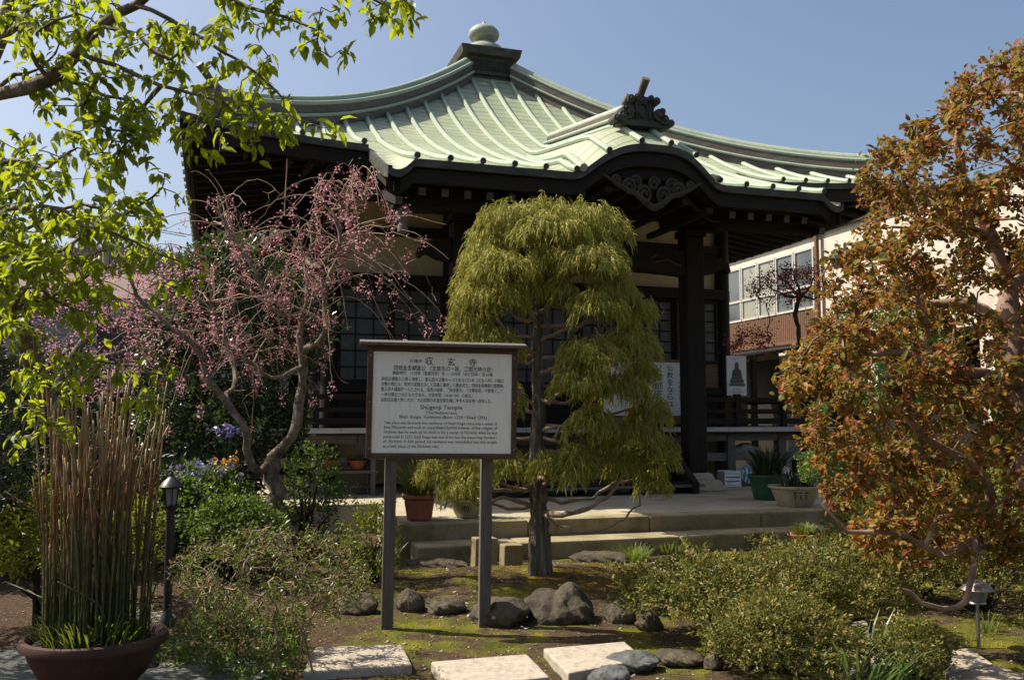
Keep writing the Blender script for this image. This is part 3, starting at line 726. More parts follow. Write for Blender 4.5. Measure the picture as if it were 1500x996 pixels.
woods = leaf_obj('bare_woods', [(np.repeat(P, 3, 0) + rnd(len(P) * 3, .5), np.repeat(D, 3, 0) + rnd(len(P) * 3, .3), rnd(len(P) * 3), rng.uniform(1.5, 4, len(P) * 3), .22, LEAF4, 0)], M['bare'], None)
tag(woods, 'bare grey brown woods on the far hill left of the temple roof', 'woods', kind='stuff')

# neighbour house on the right: its long face looks at the hall's side
nb = thing('neighbour_house', 'cream two-storey house with a band of windows behind the temple', 'house', (CX, CY, 0), TH)
UB = 9.0
b = MB(); b.bb(UB, UB + 7, -11, 7, 3.45, 6.3); b.bb(UB + 1.2, UB + 7, -11, 7, -.1, 3.45); b.build('wall', M['whiteplaster'], nb)
b = MB(); b.prism([(UB - .12, 6.302), (UB - .12, 6.40), (UB + 3.5, 6.9), (UB + 7.1, 6.40), (UB + 7.1, 6.302)], -11.5, 7.5, fn=lambda x, y, h: (x, h, y)); b.build('roof', M['copper_dark'], nb)
b = MB(); b.bb(UB + .9, UB + 1.19, -10.9, 6.9, -.1, 3.3); b.build('lower_wall', M['darkwood'], nb)
b = MB()
for i in range(62): v0 = .30 + i * .085; b.bb(UB - .06, UB - .004, v0, v0 + .065, 3.62, 4.36)
b.bb(UB - .09, UB - .062, .25, 5.6, 3.56, 3.64)
b.bb(UB - .003, UB + .003, .28, 5.58, 3.6, 4.37)
b.build('slat_siding', M['orangewood'], nb)
for i in range(6):
    v0 = .35 + i * .87; v1 = v0 + .83
    f = MB()
    for a0, a1 in ((v0, v0 + .05), (v1 - .05, v1)): f.bb(UB - .07, UB - .003, a0, a1, 4.40, 6.0)
    for z in (4.40, 4.97, 5.94): f.bb(UB - .07, UB - .003, v0 + .051, v1 - .051, z, z + .06)
    w = f.build('window', M['whiteedge'], nb)
    g = MB(); g.bb(UB - .035, UB - .028, v0 + .051, v1 - .051, 4.46, 5.94); g.build('pane', M['winglass' if i in (2, 3) else 'darkglass'], w)
b = MB(); b.tube([(UB - .12, .12, 3.4), (UB - .12, .12, 6.29)], .06, 8); b.build('downpipe', M['orangewood'], nb)
for (v0, v1, z0, z1) in ((-.95, -.35, 5.35, 5.75), (-2.95, -2.35, 3.75, 4.75)):
    f = MB()
    for a0, a1 in ((v0, v0 + .05), (v1 - .05, v1)): f.bb(UB - .05, UB - .003, a0, a1, z0, z1)
    for z in (z0, z1 - .05): f.bb(UB - .05, UB - .003, v0 + .051, v1 - .051, z, z + .05)
    w = f.build('window', M['blackmetal'], nb); g = MB(); g.bb(UB - .03, UB - .02, v0 + .051, v1 - .051, z0 + .051, z1 - .051); g.build('pane', M['blackmetal'], w)
for v in (-8.5, -5.2, -1.8, 1.8):
    b = MB(); b.bb(UB + .05, UB + .45, v, v + .35, 0, 3.449); b.build('porch_post', M['whiteplaster'], nb)
# lean-to roof in the gap between hall and house
sh = thing('wooden_shed', 'low dark wooden shed under the slatted siding of the cream house', 'shed', (CX, CY, 0), TH)
b = MB(); b.prism([(6.6, 3.0), (8.9, 3.42), (8.9, 3.5), (6.55, 3.08)], -.2, 4.5, fn=lambda x, y, h: (x, h, y)); b.build('roof', M['darkwood_h'], sh)
for v in (-.1, 2.1, 4.3):
    b = MB(); b.bb(6.75, 6.87, v - .06, v + .06, 0, 3.02); b.build('post', M['darkwood'], sh)
b = MB()
for i in range(30): b.bb(6.9 + i * .066, 6.9 + i * .066 + .06, 4.4, 4.44, 0, 3.05)
b.build('back_boards', M['darkwood'], sh)

lh = thing('grey_house', 'grey boarded house with brown roof behind the pink blossom on the left', 'house', (-9.6, 22, 0), R(8))
b = MB(); b.bb(-4, 4, -3.5, 3.5, -.1, 3.95)
M['siding'] = mottled('grey_siding', [(.3, (.27, .29, .31)), (.7, (.36, .38, .40))], 2, .7, (1, 1, 1))
b.build('wall', M['siding'], lh)
b = MB()
for i in range(21): b.bb(-4.03, 4.03, -3.53, -3.501, .2 + i * .17, .2 + i * .17 + .155)
b.build('siding', M['siding'], lh)
M['rooftile'] = mottled('brown_roof_tile', [(.3, (.12, .085, .075)), (.7, (.20, .145, .125))], 3, .8, (1, 8, 8))
b = MB(); b.prism([(-4.1, 3.95), (0, 5.05), (4.1, 3.95)], -4.5, 4.5, fn=lambda x, y, h: (h, x, y + .002)); b.build('roof', M['rooftile'], lh)
for x0 in (-2.6, .6):
    f = MB(); f.bb(x0, x0 + 1.3, -3.56, -3.531, 2.6, 3.7); w = f.build('window', M['whiteedge'], lh); f = MB(); f.bb(x0 + .08, x0 + 1.22, -3.57, -3.561, 2.68, 3.62); f.build('pane', M['blackmetal'], w)

up = thing('utility_pole', 'grey utility pole with a crossarm and wires above the leaves', 'utility pole', (W(158, 300, 42).x, 42, 0))
b = MB(); zt = W(158, 254, 42).z; b.tube([(0, 0, 0), (0, 0, zt)], [.17, .13], 10); b.build('pole', M['concrete'], up)
b = MB(); b.box((.25, 0, zt - .12), (.85, .12, .1)); b.build('crossarm', M['steel'], up)
b = MB(); b.box((.1, 0, zt - .9), (.6, .1, .08)); b.build('crossarm', M['steel'], up)
b = MB()
for q in (.05, .6):
    b.tube([(q, 0, zt - .02), (q, 0, zt + .1)], .04, 6)
    b.tube([(q, -.1, zt - .4), (q + .3, -.1, zt - 1.3), (q + 1.2, -.3, zt - 2.6), (q + 4, -1, zt - 3.2)], .02, 4)
b.build('insulator', M['blackmetal'], up)
b = MB(); b.tube([(-.1 - 14 * q, 0 - 5 * q, zt - .15 - 1.2 * (4 * q * (1 - q)) + 1.6 * q) for q in lin(0, 1, 10)], .018, 4); b.build('wire', M['blackmetal'], up)

pc = thing('overhead_cable', 'thin black cables running up to the right from behind the roof corner', 'cable', W(1250, 250, 26))
b = MB(); o0 = Vector(pc.location)
for dy_, y1 in ((0, 95), (.25, 150)):
    a_, d_ = W(1205, 262, 28), W(1620, y1, 15); b.tube([a_.lerp(d_, t) - o0 + Vector((0, 0, -dy_ - 2.0 * t * (1 - t))) for t in lin(0, 1, 14)], .012, 5)
b.build('wires', M['blackmetal'], pc)
# ================================================================ THE SIGN
sg = thing('temple_sign', 'white information board with a brown frame and small roof on two grey posts', 'sign', (-.56, 6.98, 0), R(9.5))
sg.rotation_euler = (0, R(.7), R(9.5))
def post(x):
    b = MB(); b.bb(x - .044, x + .044, .030, .115, -.25, 2.0); return b.build('post', M['greywood_v'], sg, bevel=.006)
post(-.365); post(.365)
BX0, BX1, BZ0, BZ1 = -.515, .54, 1.295, 2.055
b = MB(); b.bb(BX0, BX1, -.012, .012, BZ0, BZ1); b.build('board', M['boardwhite'], sg)
b = MB(); fw = .042
b.bb(BX0 - fw, BX0 - .001, -.025, .028, BZ0 - fw, BZ1 + fw); b.bb(BX1 + .001, BX1 + fw, -.025, .028, BZ0 - fw, BZ1 + fw)
b.bb(BX0, BX1, -.024, .027, BZ0 - fw, BZ0 - .001); b.bb(BX0, BX1, -.024, .027, BZ1 + .001, BZ1 + fw)
b.build('frame', M['brownwood'], sg, bevel=.004)
b = MB(); b.prism([(-.10, 0), (.13, 0), (.13, .022), (.015, .046), (-.10, .022)], BX0 - .105, BX1 + .105, fn=lambda x, y, h: (h, x, BZ1 + fw + .001 + y)); b.build('roof', M['greywood_v'], sg, bevel=.004)
b = MB()
for x in (BX0 - fw / 2, BX1 + fw / 2):
    for z in (BZ0 + .03, (BZ0 + BZ1) / 2, BZ1 - .03): b.tube([(x, -.0255, z), (x, -.029, z)], .006, 8)
b.build('screws', M['steel'], sg)
def text_rows(rows, parent, name, mat, place):
    """rows: (text, x0, x1, y centre, cap height) in board fractions -> one mesh of lettering"""
    V = []; F = []; dg = None
    for (s, x0, x1, yc, h) in rows:
        cu = bpy.data.curves.new('lettering', 'FONT'); cu.body = s; cu.size = 1; cu.resolution_u = 2; cu.align_x = 'LEFT'
        to = bpy.data.objects.new('lettering', cu); COL.objects.link(to); dg = bpy.context.evaluated_depsgraph_get()
        me = bpy.data.meshes.new_from_object(to.evaluated_get(dg)); bpy.data.objects.remove(to)
        co = np.array([q.co[:] for q in me.vertices]); 
        lo = co.min(0); hi = co.max(0); base = len(V)
        sx = (x1 - x0) / (hi[0] - lo[0]); sy = h / (hi[1] - lo[1])
        for q in co: V.append(place(x0 + (q[0] - lo[0]) * sx, yc - ((q[1] - (lo[1] + hi[1]) / 2)) * sy))
        for p in me.polygons: F.append([base + i for i in p.vertices])
        bpy.data.meshes.remove(me)
    me = bpy.data.meshes.new(name); me.from_pydata([tuple(p) for p in V], [], F); me.materials.append(mat)
    o = bpy.data.objects.new(name, me); COL.objects.link(o); o.parent = parent; return o
def fx(p): return (p - 150) / 1050
def fy(p): return (p - 145) / 757
rows = [('日蓮宗', 423, 515, 212, 24), ('収', 538, 597, 210, 62), ('玄', 706, 764, 212, 60), ('寺', 868, 928, 214, 60),
        ('四條金吾頼基公 （北條氏の一族、江間光時の臣）', 303, 1050, 265, 40), ('鎌倉時代　1229年（寛喜元年）生 ― 1296年（永仁四年）没 67歳', 293, 1053, 303, 29),
        ('宗祖日蓮聖人に篤く帰依し、聖人四大法難の一つである1271年（文永八年）の龍口', 212, 1137, 349, 30), ('法難の際には、殉死の覚悟を決して日蓮に随従した鎌倉武士。四條金吾頼基の屋敷跡。', 212, 1143, 388, 30),
        ('聖人四大檀越の一人とされる。金吾の滅後、「捨身護法」「法華色読」の霊場として', 212, 1133, 426, 30), ('一寺が建立されたものである。文政年間（1818～30）の創立。', 212, 900, 466, 30),
        ('当初収玄庵と称したが、大正初期の本堂改築を機に寺号も収玄寺へ改称した。', 212, 1050, 505, 30),
        ('Shūgenji Temple', 507, 823, 561, 42), ('(The Nichiren sect)', 550, 783, 601, 28), ('Shijō  Kingo  Yorimoto (Born 1229―Died 1296)', 350, 1012, 634, 32),
        ('This place was formerly the residence of Shijō Kingo, who was a vassal of', 240, 1092, 679, 28), ('Ema Mitsutoki and such an unparalleled faithful believer of the religion of', 240, 1092, 713, 28),
        ('Nichiren that he made up his mind to die a martyr to Nichiren when he was', 240, 1092, 748, 28), ('persecuted in 1271. Shijō Kingo was one of the four big supporting members', 238, 1090, 783, 28),
        ('of  Nichiren. In Edo period, his residence was remodelled into this temple', 237, 1090, 818, 28), ('as a holy place of the Nichiren sect.', 237, 655, 853, 28)]
rows = [(s, fx(a), fx(b_), fy(y), h / 757) for s, a, b_, y, h in rows]
text_rows(rows, sg, 'lettering', M['ink'], lambda x, y: (BX0 + x * (BX1 - BX0), -.0145, BZ1 - y * (BZ1 - BZ0)))

# ================================================================ STONES
def boulder(label, c, d, seed, mat, rz=0, name='boulder', group=None, cat='rock', flat=False, lobes=None):
    bm = bmesh.new(); bmesh.ops.create_icosphere(bm, subdivisions=5, radius=1); r_ = random.Random(seed)
    ph = [(Vector((r_.uniform(-1, 1), r_.uniform(-1, 1), r_.uniform(-1, 1))).normalized(), r_.uniform(.55, .95)) for _ in range(9)]
    for vtx in bm.verts:
        n_ = vtx.co.normalized(); k = 1.0
        for a_, lim in ph:                                  # chisel flat facets softly
            q = n_.dot(a_)
            if q > lim: k = min(k, lim / q * .35 + .65 * 1.0 if False else lim / q * .6 + .4)
        k += .06 * math.sin(n_.x * 5 + seed) * math.cos(n_.y * 4.3 + seed) + .03 * math.sin(n_.z * 9 + n_.x * 11 + seed) + .015 * math.sin(n_.x * 23 + n_.y * 19 + seed)
        w_ = Vector((n_.x * d[0], n_.y * d[1], n_.z * d[2])) + Vector((seed, seed * .7, 0)); k += .055 * mnoise.fractal(w_ * 5.5, .8, 2.1, 7)
        if lobes: k *= 1 - lobes * math.exp(-((n_.x + .25) / .16) ** 2) * max(0, n_.z + .3)
        p = n_ * k
        if flat: p.z = max(-1, min(.55 + .04 * math.sin(p.x * 4 + seed) + .03 * math.sin(p.y * 7), p.z * 1.6))
        vtx.co = (p.x * d[0] / 2, p.y * d[1] / 2, p.z * d[2] / 2)
    me = bpy.data.meshes.new(name); bm.to_mesh(me); bm.free(); me.materials.append(mat)
    me.polygons.foreach_set('use_smooth', [True] * len(me.polygons))
    o = bpy.data.objects.new(name, me); COL.objects.link(o); o.location = c; o.rotation_euler = (0, 0, rz)
    return tag(o, label, cat, group)
def rock_at(px, py, wpx, hpx, label, seed, mat='rock', deep=.8, grp='rocks edging the moss bed', **k):
    g = G(px, py + hpx * .45, .02); s = g.y / FPX
    return boulder(label, (g.x, g.y + wpx * s * deep * .4, .02 + hpx * s * .16), (wpx * s, wpx * s * deep, hpx * s * 1.15), seed, M[mat], random.Random(seed).uniform(-.3, .3), group=grp, **k)
rock_at(826, 882, 112, 66, 'largest brown boulder with a cleft, before the cypress trunk', 3, lobes=.22)
rock_at(732, 893, 92, 44, 'low rounded rock behind the right sign post', 8)
rock_at(648, 884, 70, 26, 'flat brown rock between the two sign posts', 12)
rock_at(598, 876, 46, 38, 'dark rock directly behind the left sign post', 14)
rock_at(520, 882, 62, 34, 'small brown rock beside the dry twiggy shrub', 21)
rock_at(910, 893, 52, 40, 'squat rock right of the clefted boulder', 31)
rock_at(955, 885, 60, 34, 'dark rock near the left tip of the big azalea', 33)
rock_at(952, 908, 44, 28, 'small pale pebble-like rock in front of the azalea edge', 37)
rock_at(830, 828, 26, 14, 'little pale stone right of the cypress foot', 41)
rock_at(880, 815, 90, 24, 'mossy brown rock under the lower temple step', 43, deep=.5)
GR2 = 'rocks in front of the azalea'
rock_at(897, 988, 62, 34, 'blue grey rock at the bottom edge below the right granite slab', 51, 'bluerock', grp=GR2)
rock_at(934, 969, 84, 26, 'long blue grey rock touching the right corner of the granite slab', 53, 'bluerock', grp=GR2)
rock_at(1000, 962, 70, 22, 'low brown rock under the left azalea stems', 55, grp=GR2)
rock_at(1048, 965, 34, 24, 'small round brown stone at the foot of the azalea', 56, grp=GR2)
rock_at(640, 826, 105, 22, 'dark mossy rock tucked under the left end of the lower step', 57, deep=.35)
boulder('flat grey rock under the horsetail bowl', (-2.75, 5.75, -.02), (1.3, 1.5, .36), 61, M['bluerock'], .2, group='flat rocks around the bowl', flat=True)
boulder('flat dark rock right of the horsetail bowl', (-1.85, 5.5, -.03), (.85, 1.1, .34), 63, M['bluerock'], .5, group='flat rocks around the bowl', flat=True)
boulder('pale flat rock behind the horsetail bowl', (-3.1, 7.1, -.03), (1.1, .9, .26), 65, M['flag'], .3, group='flat rocks around the bowl', flat=True)
def slab(name, label, pts, z0, z1, mat, group, cat='paving stone', bev=.012):
    c = sum((Vector(p) for p in pts), Vector()) / len(pts)
    b = MB(); n_ = len(pts)
    # ragged outline
    P2 = []
    for i in range(n_):
        a_, d_ = Vector(pts[i]), Vector(pts[(i + 1) % n_])
        for q in range(6):
            t = q / 6; p = a_.lerp(d_, t) - c; k = 1 + (random.random() - .5) * .012; P2.append((p.x * k, p.y * k))
    b.prism(P2, z0, z1)
    o = b.build(name, mat, None, bevel=bev); o.location = (c.x, c.y, 0); return tag(o, label, cat, group)
GS = 'granite stepping slabs'
slab('granite_slab', 'left granite slab, nearest the dry shrub', [G(443, 984, .06), G(604, 974, .06), G(588, 944, .06), G(462, 948, .06)], -.1, .065, M['granite'], GS)
slab('granite_slab', 'middle granite slab below the sign posts', [G(660, 1000, .09), G(805, 984, .09), G(772, 951, .09), G(631, 962, .09)], -.1, .065, M['granite'], GS)
slab('granite_slab', 'right granite slab touching the blue grey rock', [G(832, 979, .09), G(945, 958, .09), G(915, 933, .09), G(795, 943, .09)], -.1, .065, M['granite'], GS)
FS = 'tan flagstones of the right path'
for i, (lab, q) in enumerate((('tan flagstone seen under the azalea crown', [(1215, 945), (1275, 935), (1270, 905), (1210, 908)]), ('cracked flagstone in front of the azalea stems', [(1235, 990), (1300, 975), (1280, 940), (1215, 950)]),
        ('grey path slab beside the bare earth', [(1385, 985), (1455, 972), (1420, 948), (1370, 955)]), ('rough path slab at the bottom right corner', [(1395, 1010), (1510, 992), (1462, 974), (1390, 988)]),
        ('shaded flagstone below the landing', [(960, 838), (1035, 845), (1070, 826), (985, 818)]))):
    slab('flagstone', lab, [G(x, y, .04) for x, y in q], -.06, .035 + .003 * i, M['flag'], FS, bev=.008)
for lab, q, h in (('short square stone post left of the cypress foot', (708, 833, .24, .17), .30), ('cube-shaped stone stump touching the cypress foot', (748, 838, .20, .16), .26)):
    g = G(q[0], q[1], .05); b = MB(); b.bb(-q[2] / 2, q[2] / 2, -q[3] / 2, q[3] / 2, -.1, h); o = b.build('stone_post', M['stonestep'], None, bevel=.015); o.location = (g.x, g.y + .1, .05); o.rotation_euler = (0, .03, R(20)); tag(o, lab, 'stone post', 'stone posts below the step')
# ================================================================ POTS AND SMALL THINGS
def pot(prof_r, h, mat, rim=.02, n=36, name='pot', parent=None, inner=.85):
    b = MB(); r0, r1 = prof_r
    pr = [(r0 * .97, 0), (r0, .01)] + [(r0 + (r1 - r0) * (t ** .8), h * t) for t in (.25, .5, .75, .9)] + [(r1 + rim, h * .9), (r1 + rim, h), (r1 - .02, h), (r1 - .03, h * .88)]
    b.lathe(pr, n=n); return b.build(name, mat, parent, smooth='auto')
def soil_disc(r, z, parent):
    b = MB(); b.lathe([(r, z - .02), (r, z), (r * .6, z + .012), (.01, z + .02)], n=24); return b.build('soil', M['soil'], parent, smooth=True)
def blades(name, n, r, L, w, mat, parent, z0=0.0, lean=.5, template=BLADE):
    a_ = rng.uniform(0, 2 * PI, n); q = np.sqrt(rng.random(n)) * r
    P = np.stack([q * np.cos(a_), q * np.sin(a_), np.full(n, z0)], 1)
    D = np.stack([np.cos(a_) * lean * rng.random(n) + rnd(n, .12)[:, 0], np.sin(a_) * lean * rng.random(n) + rnd(n, .12)[:, 1], np.ones(n)], 1)
    N = -np.stack([np.cos(a_), np.sin(a_), np.full(n, -.3)], 1)
    Lr = L * rng.uniform(.55, 1.1, n)
    return leaf_obj(name, [(P, D, N, Lr, np.full(n, w), template, 0)], mat, parent)

# horsetail bowl, bottom left
hb_ = thing('potted_horsetail', 'wide dark clay bowl of tall brown and green horsetail stems', 'potted plant', (-2.27, 5.12, .10))
b = MB(); b.lathe([(r_ * .9, z_) for r_, z_ in ((.20, 0), (.23, .02), (.30, .08), (.36, .17), (.385, .235), (.415, .24), (.42, .262), (.41, .285), (.385, .29), (.36, .27), (.35, .23))], n=48); b.build('bowl', M['darkclay'], hb_, smooth='auto')
soil_disc(.318, .25, hb_)
sb_ = MB()
for i in range(156):
    a_ = random.uniform(0, 2 * PI); q = math.sqrt(random.random()) * .275; x, y = q * math.cos(a_), q * math.sin(a_)
    H = random.uniform(.85, 1.52) if random.random() < .8 else random.uniform(.35, .75); tx, ty = x * .25 + random.gauss(0, .04), y * .25 + random.gauss(0, .04)
    r0 = random.uniform(.0052, .0080); pts = []; rad = []
    ns = int(H / .085); bk = random.random() < .16; bz = random.uniform(.45, .8); bx, by = (random.uniform(-.5, .5), random.uniform(-.3, .3)) if bk else (0, 0); bd = H * random.uniform(.1, .7) if bk else 0
    for k in range(ns):
        for t, rr in ((0, 1.35), (.08, 1.0), (.9, .95)):
            z = (k + t) / ns; pts.append((x + tx * z * z + bx * max(0, z - bz), y + ty * z * z + by * max(0, z - bz), .24 + H * z - bd * max(0, z - bz))); rad.append(r0 * rr * (1 - .35 * z))
    b = MB() if i < 96 else sb_; b.tube(pts, rad, 6)
    if i < 96: b.build('stem', M['reed'], hb_, smooth=True)
sb_ = sb_.build('inner_stems', M['reed'], hb_, smooth=True); sb_['kind'] = 'stuff'
blades('leaf_tuft', 330, .29, .20, .011, M['leaf_grass'], hb_, .25, .9)

# black garden lantern
g = W(248, 800, 7.0); ln = thing('garden_lantern', 'small black lantern on a post among the green leaves', 'garden lamp', (g.x, 7.0, 0))
zt = W(248, 690, 7.0).z
b = MB(); b.tube([(0, 0, 0), (0, 0, zt - .27)], .032, 12); b.lathe([(.06, 0), (.06, .05), (.04, .09), (.032, .12)]); b.lathe([(.032, zt - .30), (.06, zt - .27), (.065, zt - .255)]); b.build('post', M['blackmetal'], ln, smooth='auto')
b = MB(); b.lathe([(.040, zt - .25), (.052, zt - .13)], n=6); b.build('glass', M['frostglass'], ln)
b = MB()
for k in range(6): a_ = k * PI / 3; b.tube([(.044 * math.cos(a_), .044 * math.sin(a_), zt - .255), (.056 * math.cos(a_), .056 * math.sin(a_), zt - .125)], .005, 5)
b.lathe([(.085, zt - .125), (.088, zt - .115), (.06, zt - .075), (.035, zt - .055), (.025, zt - .045), (.012, zt - .04), (.014, zt - .02), (.003, zt + .005)], n=24)
b.build('hood', M['blackmetal'], ln, smooth='auto')
# steel solar light
g = G(1434, 948, 0); sl_ = thing('solar_light', 'small brushed steel solar light on a stake in the bare earth', 'garden lamp', (g.x, g.y, 0)); s = g.y / FPX
b = MB(); b.tube([(0, 0, -.05), (0, 0, .30)], .012, 10); b.lathe([(.06, .298), (.055, .312), (.03, .316)]); b.build('stake', M['steel'], sl_, smooth='auto')
b = MB(); b.lathe([(.056, .316), (.060, .385)], n=20); b.build('lens', M['frostglass'], sl_, smooth='auto')
b = MB(); b.lathe([(.108, .385), (.11, .39), (.075, .425), (.062, .44), (.03, .445), (.028, .452), (.002, .455)], n=32); b.build('hood', M['steel'], sl_, smooth='auto')

# pots on the terrace
def on_terrace(px, py, z=.39): return G(px, py, z)
g = on_terrace(612, 764); p = thing('potted_grass', 'square-sided terracotta pot of long green grass left of the steps', 'potted plant', g + Vector((0, .2, 0)))
b = MB(); s = .19
b.prism([(-1, -1), (1, -1), (1, 1), (-1, 1)], 0, 1, fn=lambda x, y, h: (x * (.13 + .035 * h), y * (.13 + .035 * h), .24 * h)); b.prism([(-.18, -.18), (.18, -.18), (.18, .18), (-.18, .18)], .241, .29); b.build('pot', M['terracotta'], p, bevel=.02)
blades('grass', 360, .14, .46, .016, M['leaf_grass'], p, .28, .9)
g = on_terrace(683, 760); p = thing('bonsai_bowl', 'round cream glazed bowl with a small cypress beside the red pot', 'potted plant', g + Vector((0, .25, 0)))
pot((.13, .22), .21, M['glaze'], parent=p, name='bowl'); soil_disc(.2, .195, p)
b = MB()
for k in range(5): b.box((-.05 + k * .025, -.205, .115), (.008, .006, .06 + .02 * (k % 2)), rot=Matrix.Rotation(-.32, 3, 'X'))
b.build('painted_marks', M['ink'], p)
BON = p
g = on_terrace(1177, 744); p = thing('planter_bowl', 'wide cream glazed planter with painted strokes at the landing edge', 'planter', g + Vector((0, .35, 0)))
pot((.22, .33), .27, M['glaze'], parent=p, name='bowl', rim=.025); soil_disc(.31, .25, p)
b = MB()
for k in range(3): b.box((-.09 + k * .075, -.292, .15), (.012, .006, .09), rot=Matrix.Rotation(-.3, 3, 'X')); b.box((-.09 + k * .075, -.302, .19), (.05, .006, .012), rot=Matrix.Rotation(-.3, 3, 'X'))
b.build('painted_marks', M['ink'], p)
blades('grass', 90, .25, .3, .02, M['leaf_dark'], p, .25, .8)
PLB = p
g = on_terrace(1138, 735); p = thing('green_pot', 'tall dark green pot behind the cream planter', 'plant pot', g + Vector((0, .45, 0)))
pot((.2, .27), .36, M['greenpot'], parent=p); soil_disc(.25, .33, p)
blades('leaf_tuft', 160, .2, .5, .03, M['leaf_dark'], p, .33, .8)
g = G(1182, 800, .2); p = thing('small_flowerpot', 'small orange terracotta bowl of bright grass on the lower step', 'potted plant', (g.x, g.y + .1, .2))
pot((.10, .15), .12, M['terracotta'], parent=p); soil_disc(.14, .11, p); blades('grass', 220, .12, .14, .012, M['leaf_grass'], p, .11, .5)
# bench with pots on the left terrace
g = on_terrace(500, 726); bn_ = thing('slatted_bench', 'low grey wooden bench carrying two clay pots left of the sign', 'bench', (g.x, g.y + .2, .388), TH)
b = MB()
for k in range(3): b.bb(-.5, .5, -.2 + k * .135, -.2 + k * .135 + .125, .34, .375)
b.build('seat', M['greywood'], bn_)
for sx in (-.43, .43):
    for sy in (-.16, .16): b = MB(); b.bb(sx - .03, sx + .03, sy - .03, sy + .03, 0, .339); b.build('leg', M['greywood'], bn_)
b = MB(); b.bb(-.399, .399, -.02, .02, .10, .15); b.build('stretcher', M['greywood'], bn_)
for k, (dx, lab) in enumerate(((-.22, 'terracotta pot of dry stems on the left of the bench'), (.2, 'terracotta pot of pale dry leaves on the right of the bench'))):
    w_ = Vector((g.x, g.y + .2, 0)) + Vector((dx * math.cos(TH), dx * math.sin(TH), .388 + .376)); p = thing('clay_pot', lab, 'plant pot', w_, group='clay pots on the bench')
    pot((.09, .14), .15, M['terracotta'], parent=p); soil_disc(.125, .13, p)
    blades('dry_stems', 130, .1, .22 if k == 0 else .14, .03, M['leaf_dry'], p, .13, .9, LEAF4)
g = on_terrace(566, 726); tb = thing('plant_stand', 'taller grey plant stand half hidden by the sign', 'stand', (g.x + .1, g.y + .35, .388), TH)
b = MB(); b.bb(-.45, .45, -.18, .18, .55, .60); b.build('top', M['greywood'], tb)
for sx in (-.38, .38):
    b = MB(); b.bb(sx - .03, sx + .03, -.14, .14, 0, .549); b.build('leg', M['greywood'], tb)
p = thing('clay_pot', 'small terracotta pot on the plant stand behind the sign', 'plant pot', (g.x, g.y + .35, .988)); pot((.08, .11), .14, M['terracotta'], parent=p); soil_disc(.1, .125, p); blades('grass', 80, .08, .25, .015, M['leaf_bright'], p, .125, .7)
# low duckboard on the landing behind the cypress
g = T(.3, -6.35, .39); o = thing('duckboard', 'low dark wooden duckboard on the landing behind the cypress', 'duckboard', g, TH)
b = MB()
for k in range(4): b.bb(-1.5, 1.5, -.2 + k * .11, -.2 + k * .11 + .09, .10, .14)
b.build('boards', M['greywood'], o)
for x in (-1.3, -.45, .45, 1.3): b = MB(); b.bb(x - .05, x + .05, -.22, .24, 0, .099); b.build('foot', M['darkwood_h'], o)

# veranda items
def cloth_sheet(name, w, h, mat, parent, wav=.01):
    b = MB(); rows = []
    for i in range(13):
        x = -w / 2 + w * i / 12; rows.append([(x, wav * math.sin(i * 1.1) + wav * .6 * math.sin(j * .9 + i), h * j / 10) for j in range(11)])
    b.grid(rows); rows2 = [[(p[0], p[1] + .006, p[2]) for p in r] for r in rows]; b.grid(rows2[::-1]); return b.build(name, mat, parent, smooth=True)
bl = T(2.02, -4.35, 1.62); ban = thing('calligraphy_banner', 'white cloth banner of black calligraphy hung on the veranda', 'banner', bl, TH)
b = MB(); b.bb(-1.0, .82, -.005, .005, 0, .98); b.build('cloth', M['paper'], ban)
def column(s, x, top, size, V, F):
    for i, ch in enumerate(s): yield (ch, x - size / 2, x + size / 2, top + size * (i + .5) * 1.06, size * .92)
rows = list(column('今月の聖語', .56, .18, .10, 0, 0)) + list(column('仏教をならはん', .33, .04, .125, 0, 0)) + list(column('父母師匠国', .10, .04, .15, 0, 0)) + list(column('をわするべしや', -.14, .04, .125, 0, 0))
text_rows(rows, ban, 'lettering', M['ink'], lambda x, y: (x, -.0085, .98 - y))
for z0, z1 in ((.982, 1.03), (-.16, -.001)): b = MB(); b.bb(-1.02, .84, -.03, .03, z0, z1); b.build('wooden_bar', M['orangewood'], ban)
po_ = thing('statue_poster', 'white framed poster of a seated stone figure behind the porch pillar', 'poster', T(3.38, -4.95, 1.98), TH)
b = MB(); b.bb(-.20, .20, -.012, .012, 0, .72); b.build('sheet', M['paper'], po_)
b = MB()     # plain seated figure silhouette
fig = [(-.135, .22), (.135, .22), (.145, .27), (.11, .31), (.10, .38), (.085, .45), (.04, .485), (.035, .51), (.043, .55), (.03, .59), (0, .605), (-.03, .59), (-.043, .55), (-.035, .51), (-.04, .485), (-.085, .45), (-.10, .38), (-.11, .31), (-.145, .27)]
b.prism(fig, -.017, -.0125, fn=lambda x, y, h: (x, h, y)); b.prism([(-.16, .17), (.16, .17), (.16, .215), (-.16, .215)], -.0165, -.0125, fn=lambda x, y, h: (x, h, y)); b.build('picture', M['bluerock'], po_)
b = MB()
for k in range(3): b.box((0, -.0145, .06 + .03 * k), (.26 - .05 * k, .003, .007))
b.build('caption_lines', M['shoji'], po_)
sb = thing('offering_box', 'small orange wooden stand under the statue poster on the veranda', 'stand', T(3.38, -4.93, 1.41), TH)
b = MB(); b.bb(-.2, .2, -.12, .12, .46, .50); b.build('top', M['orangewood'], sb)
b = MB(); b.bb(-.17, .17, -.10, .10, .03, .459); b.build('panel', M['orangewood'], sb)
b = MB(); b.bb(-.21, .21, -.13, .13, 0, .029); b.build('base', M['orangewood'], sb)
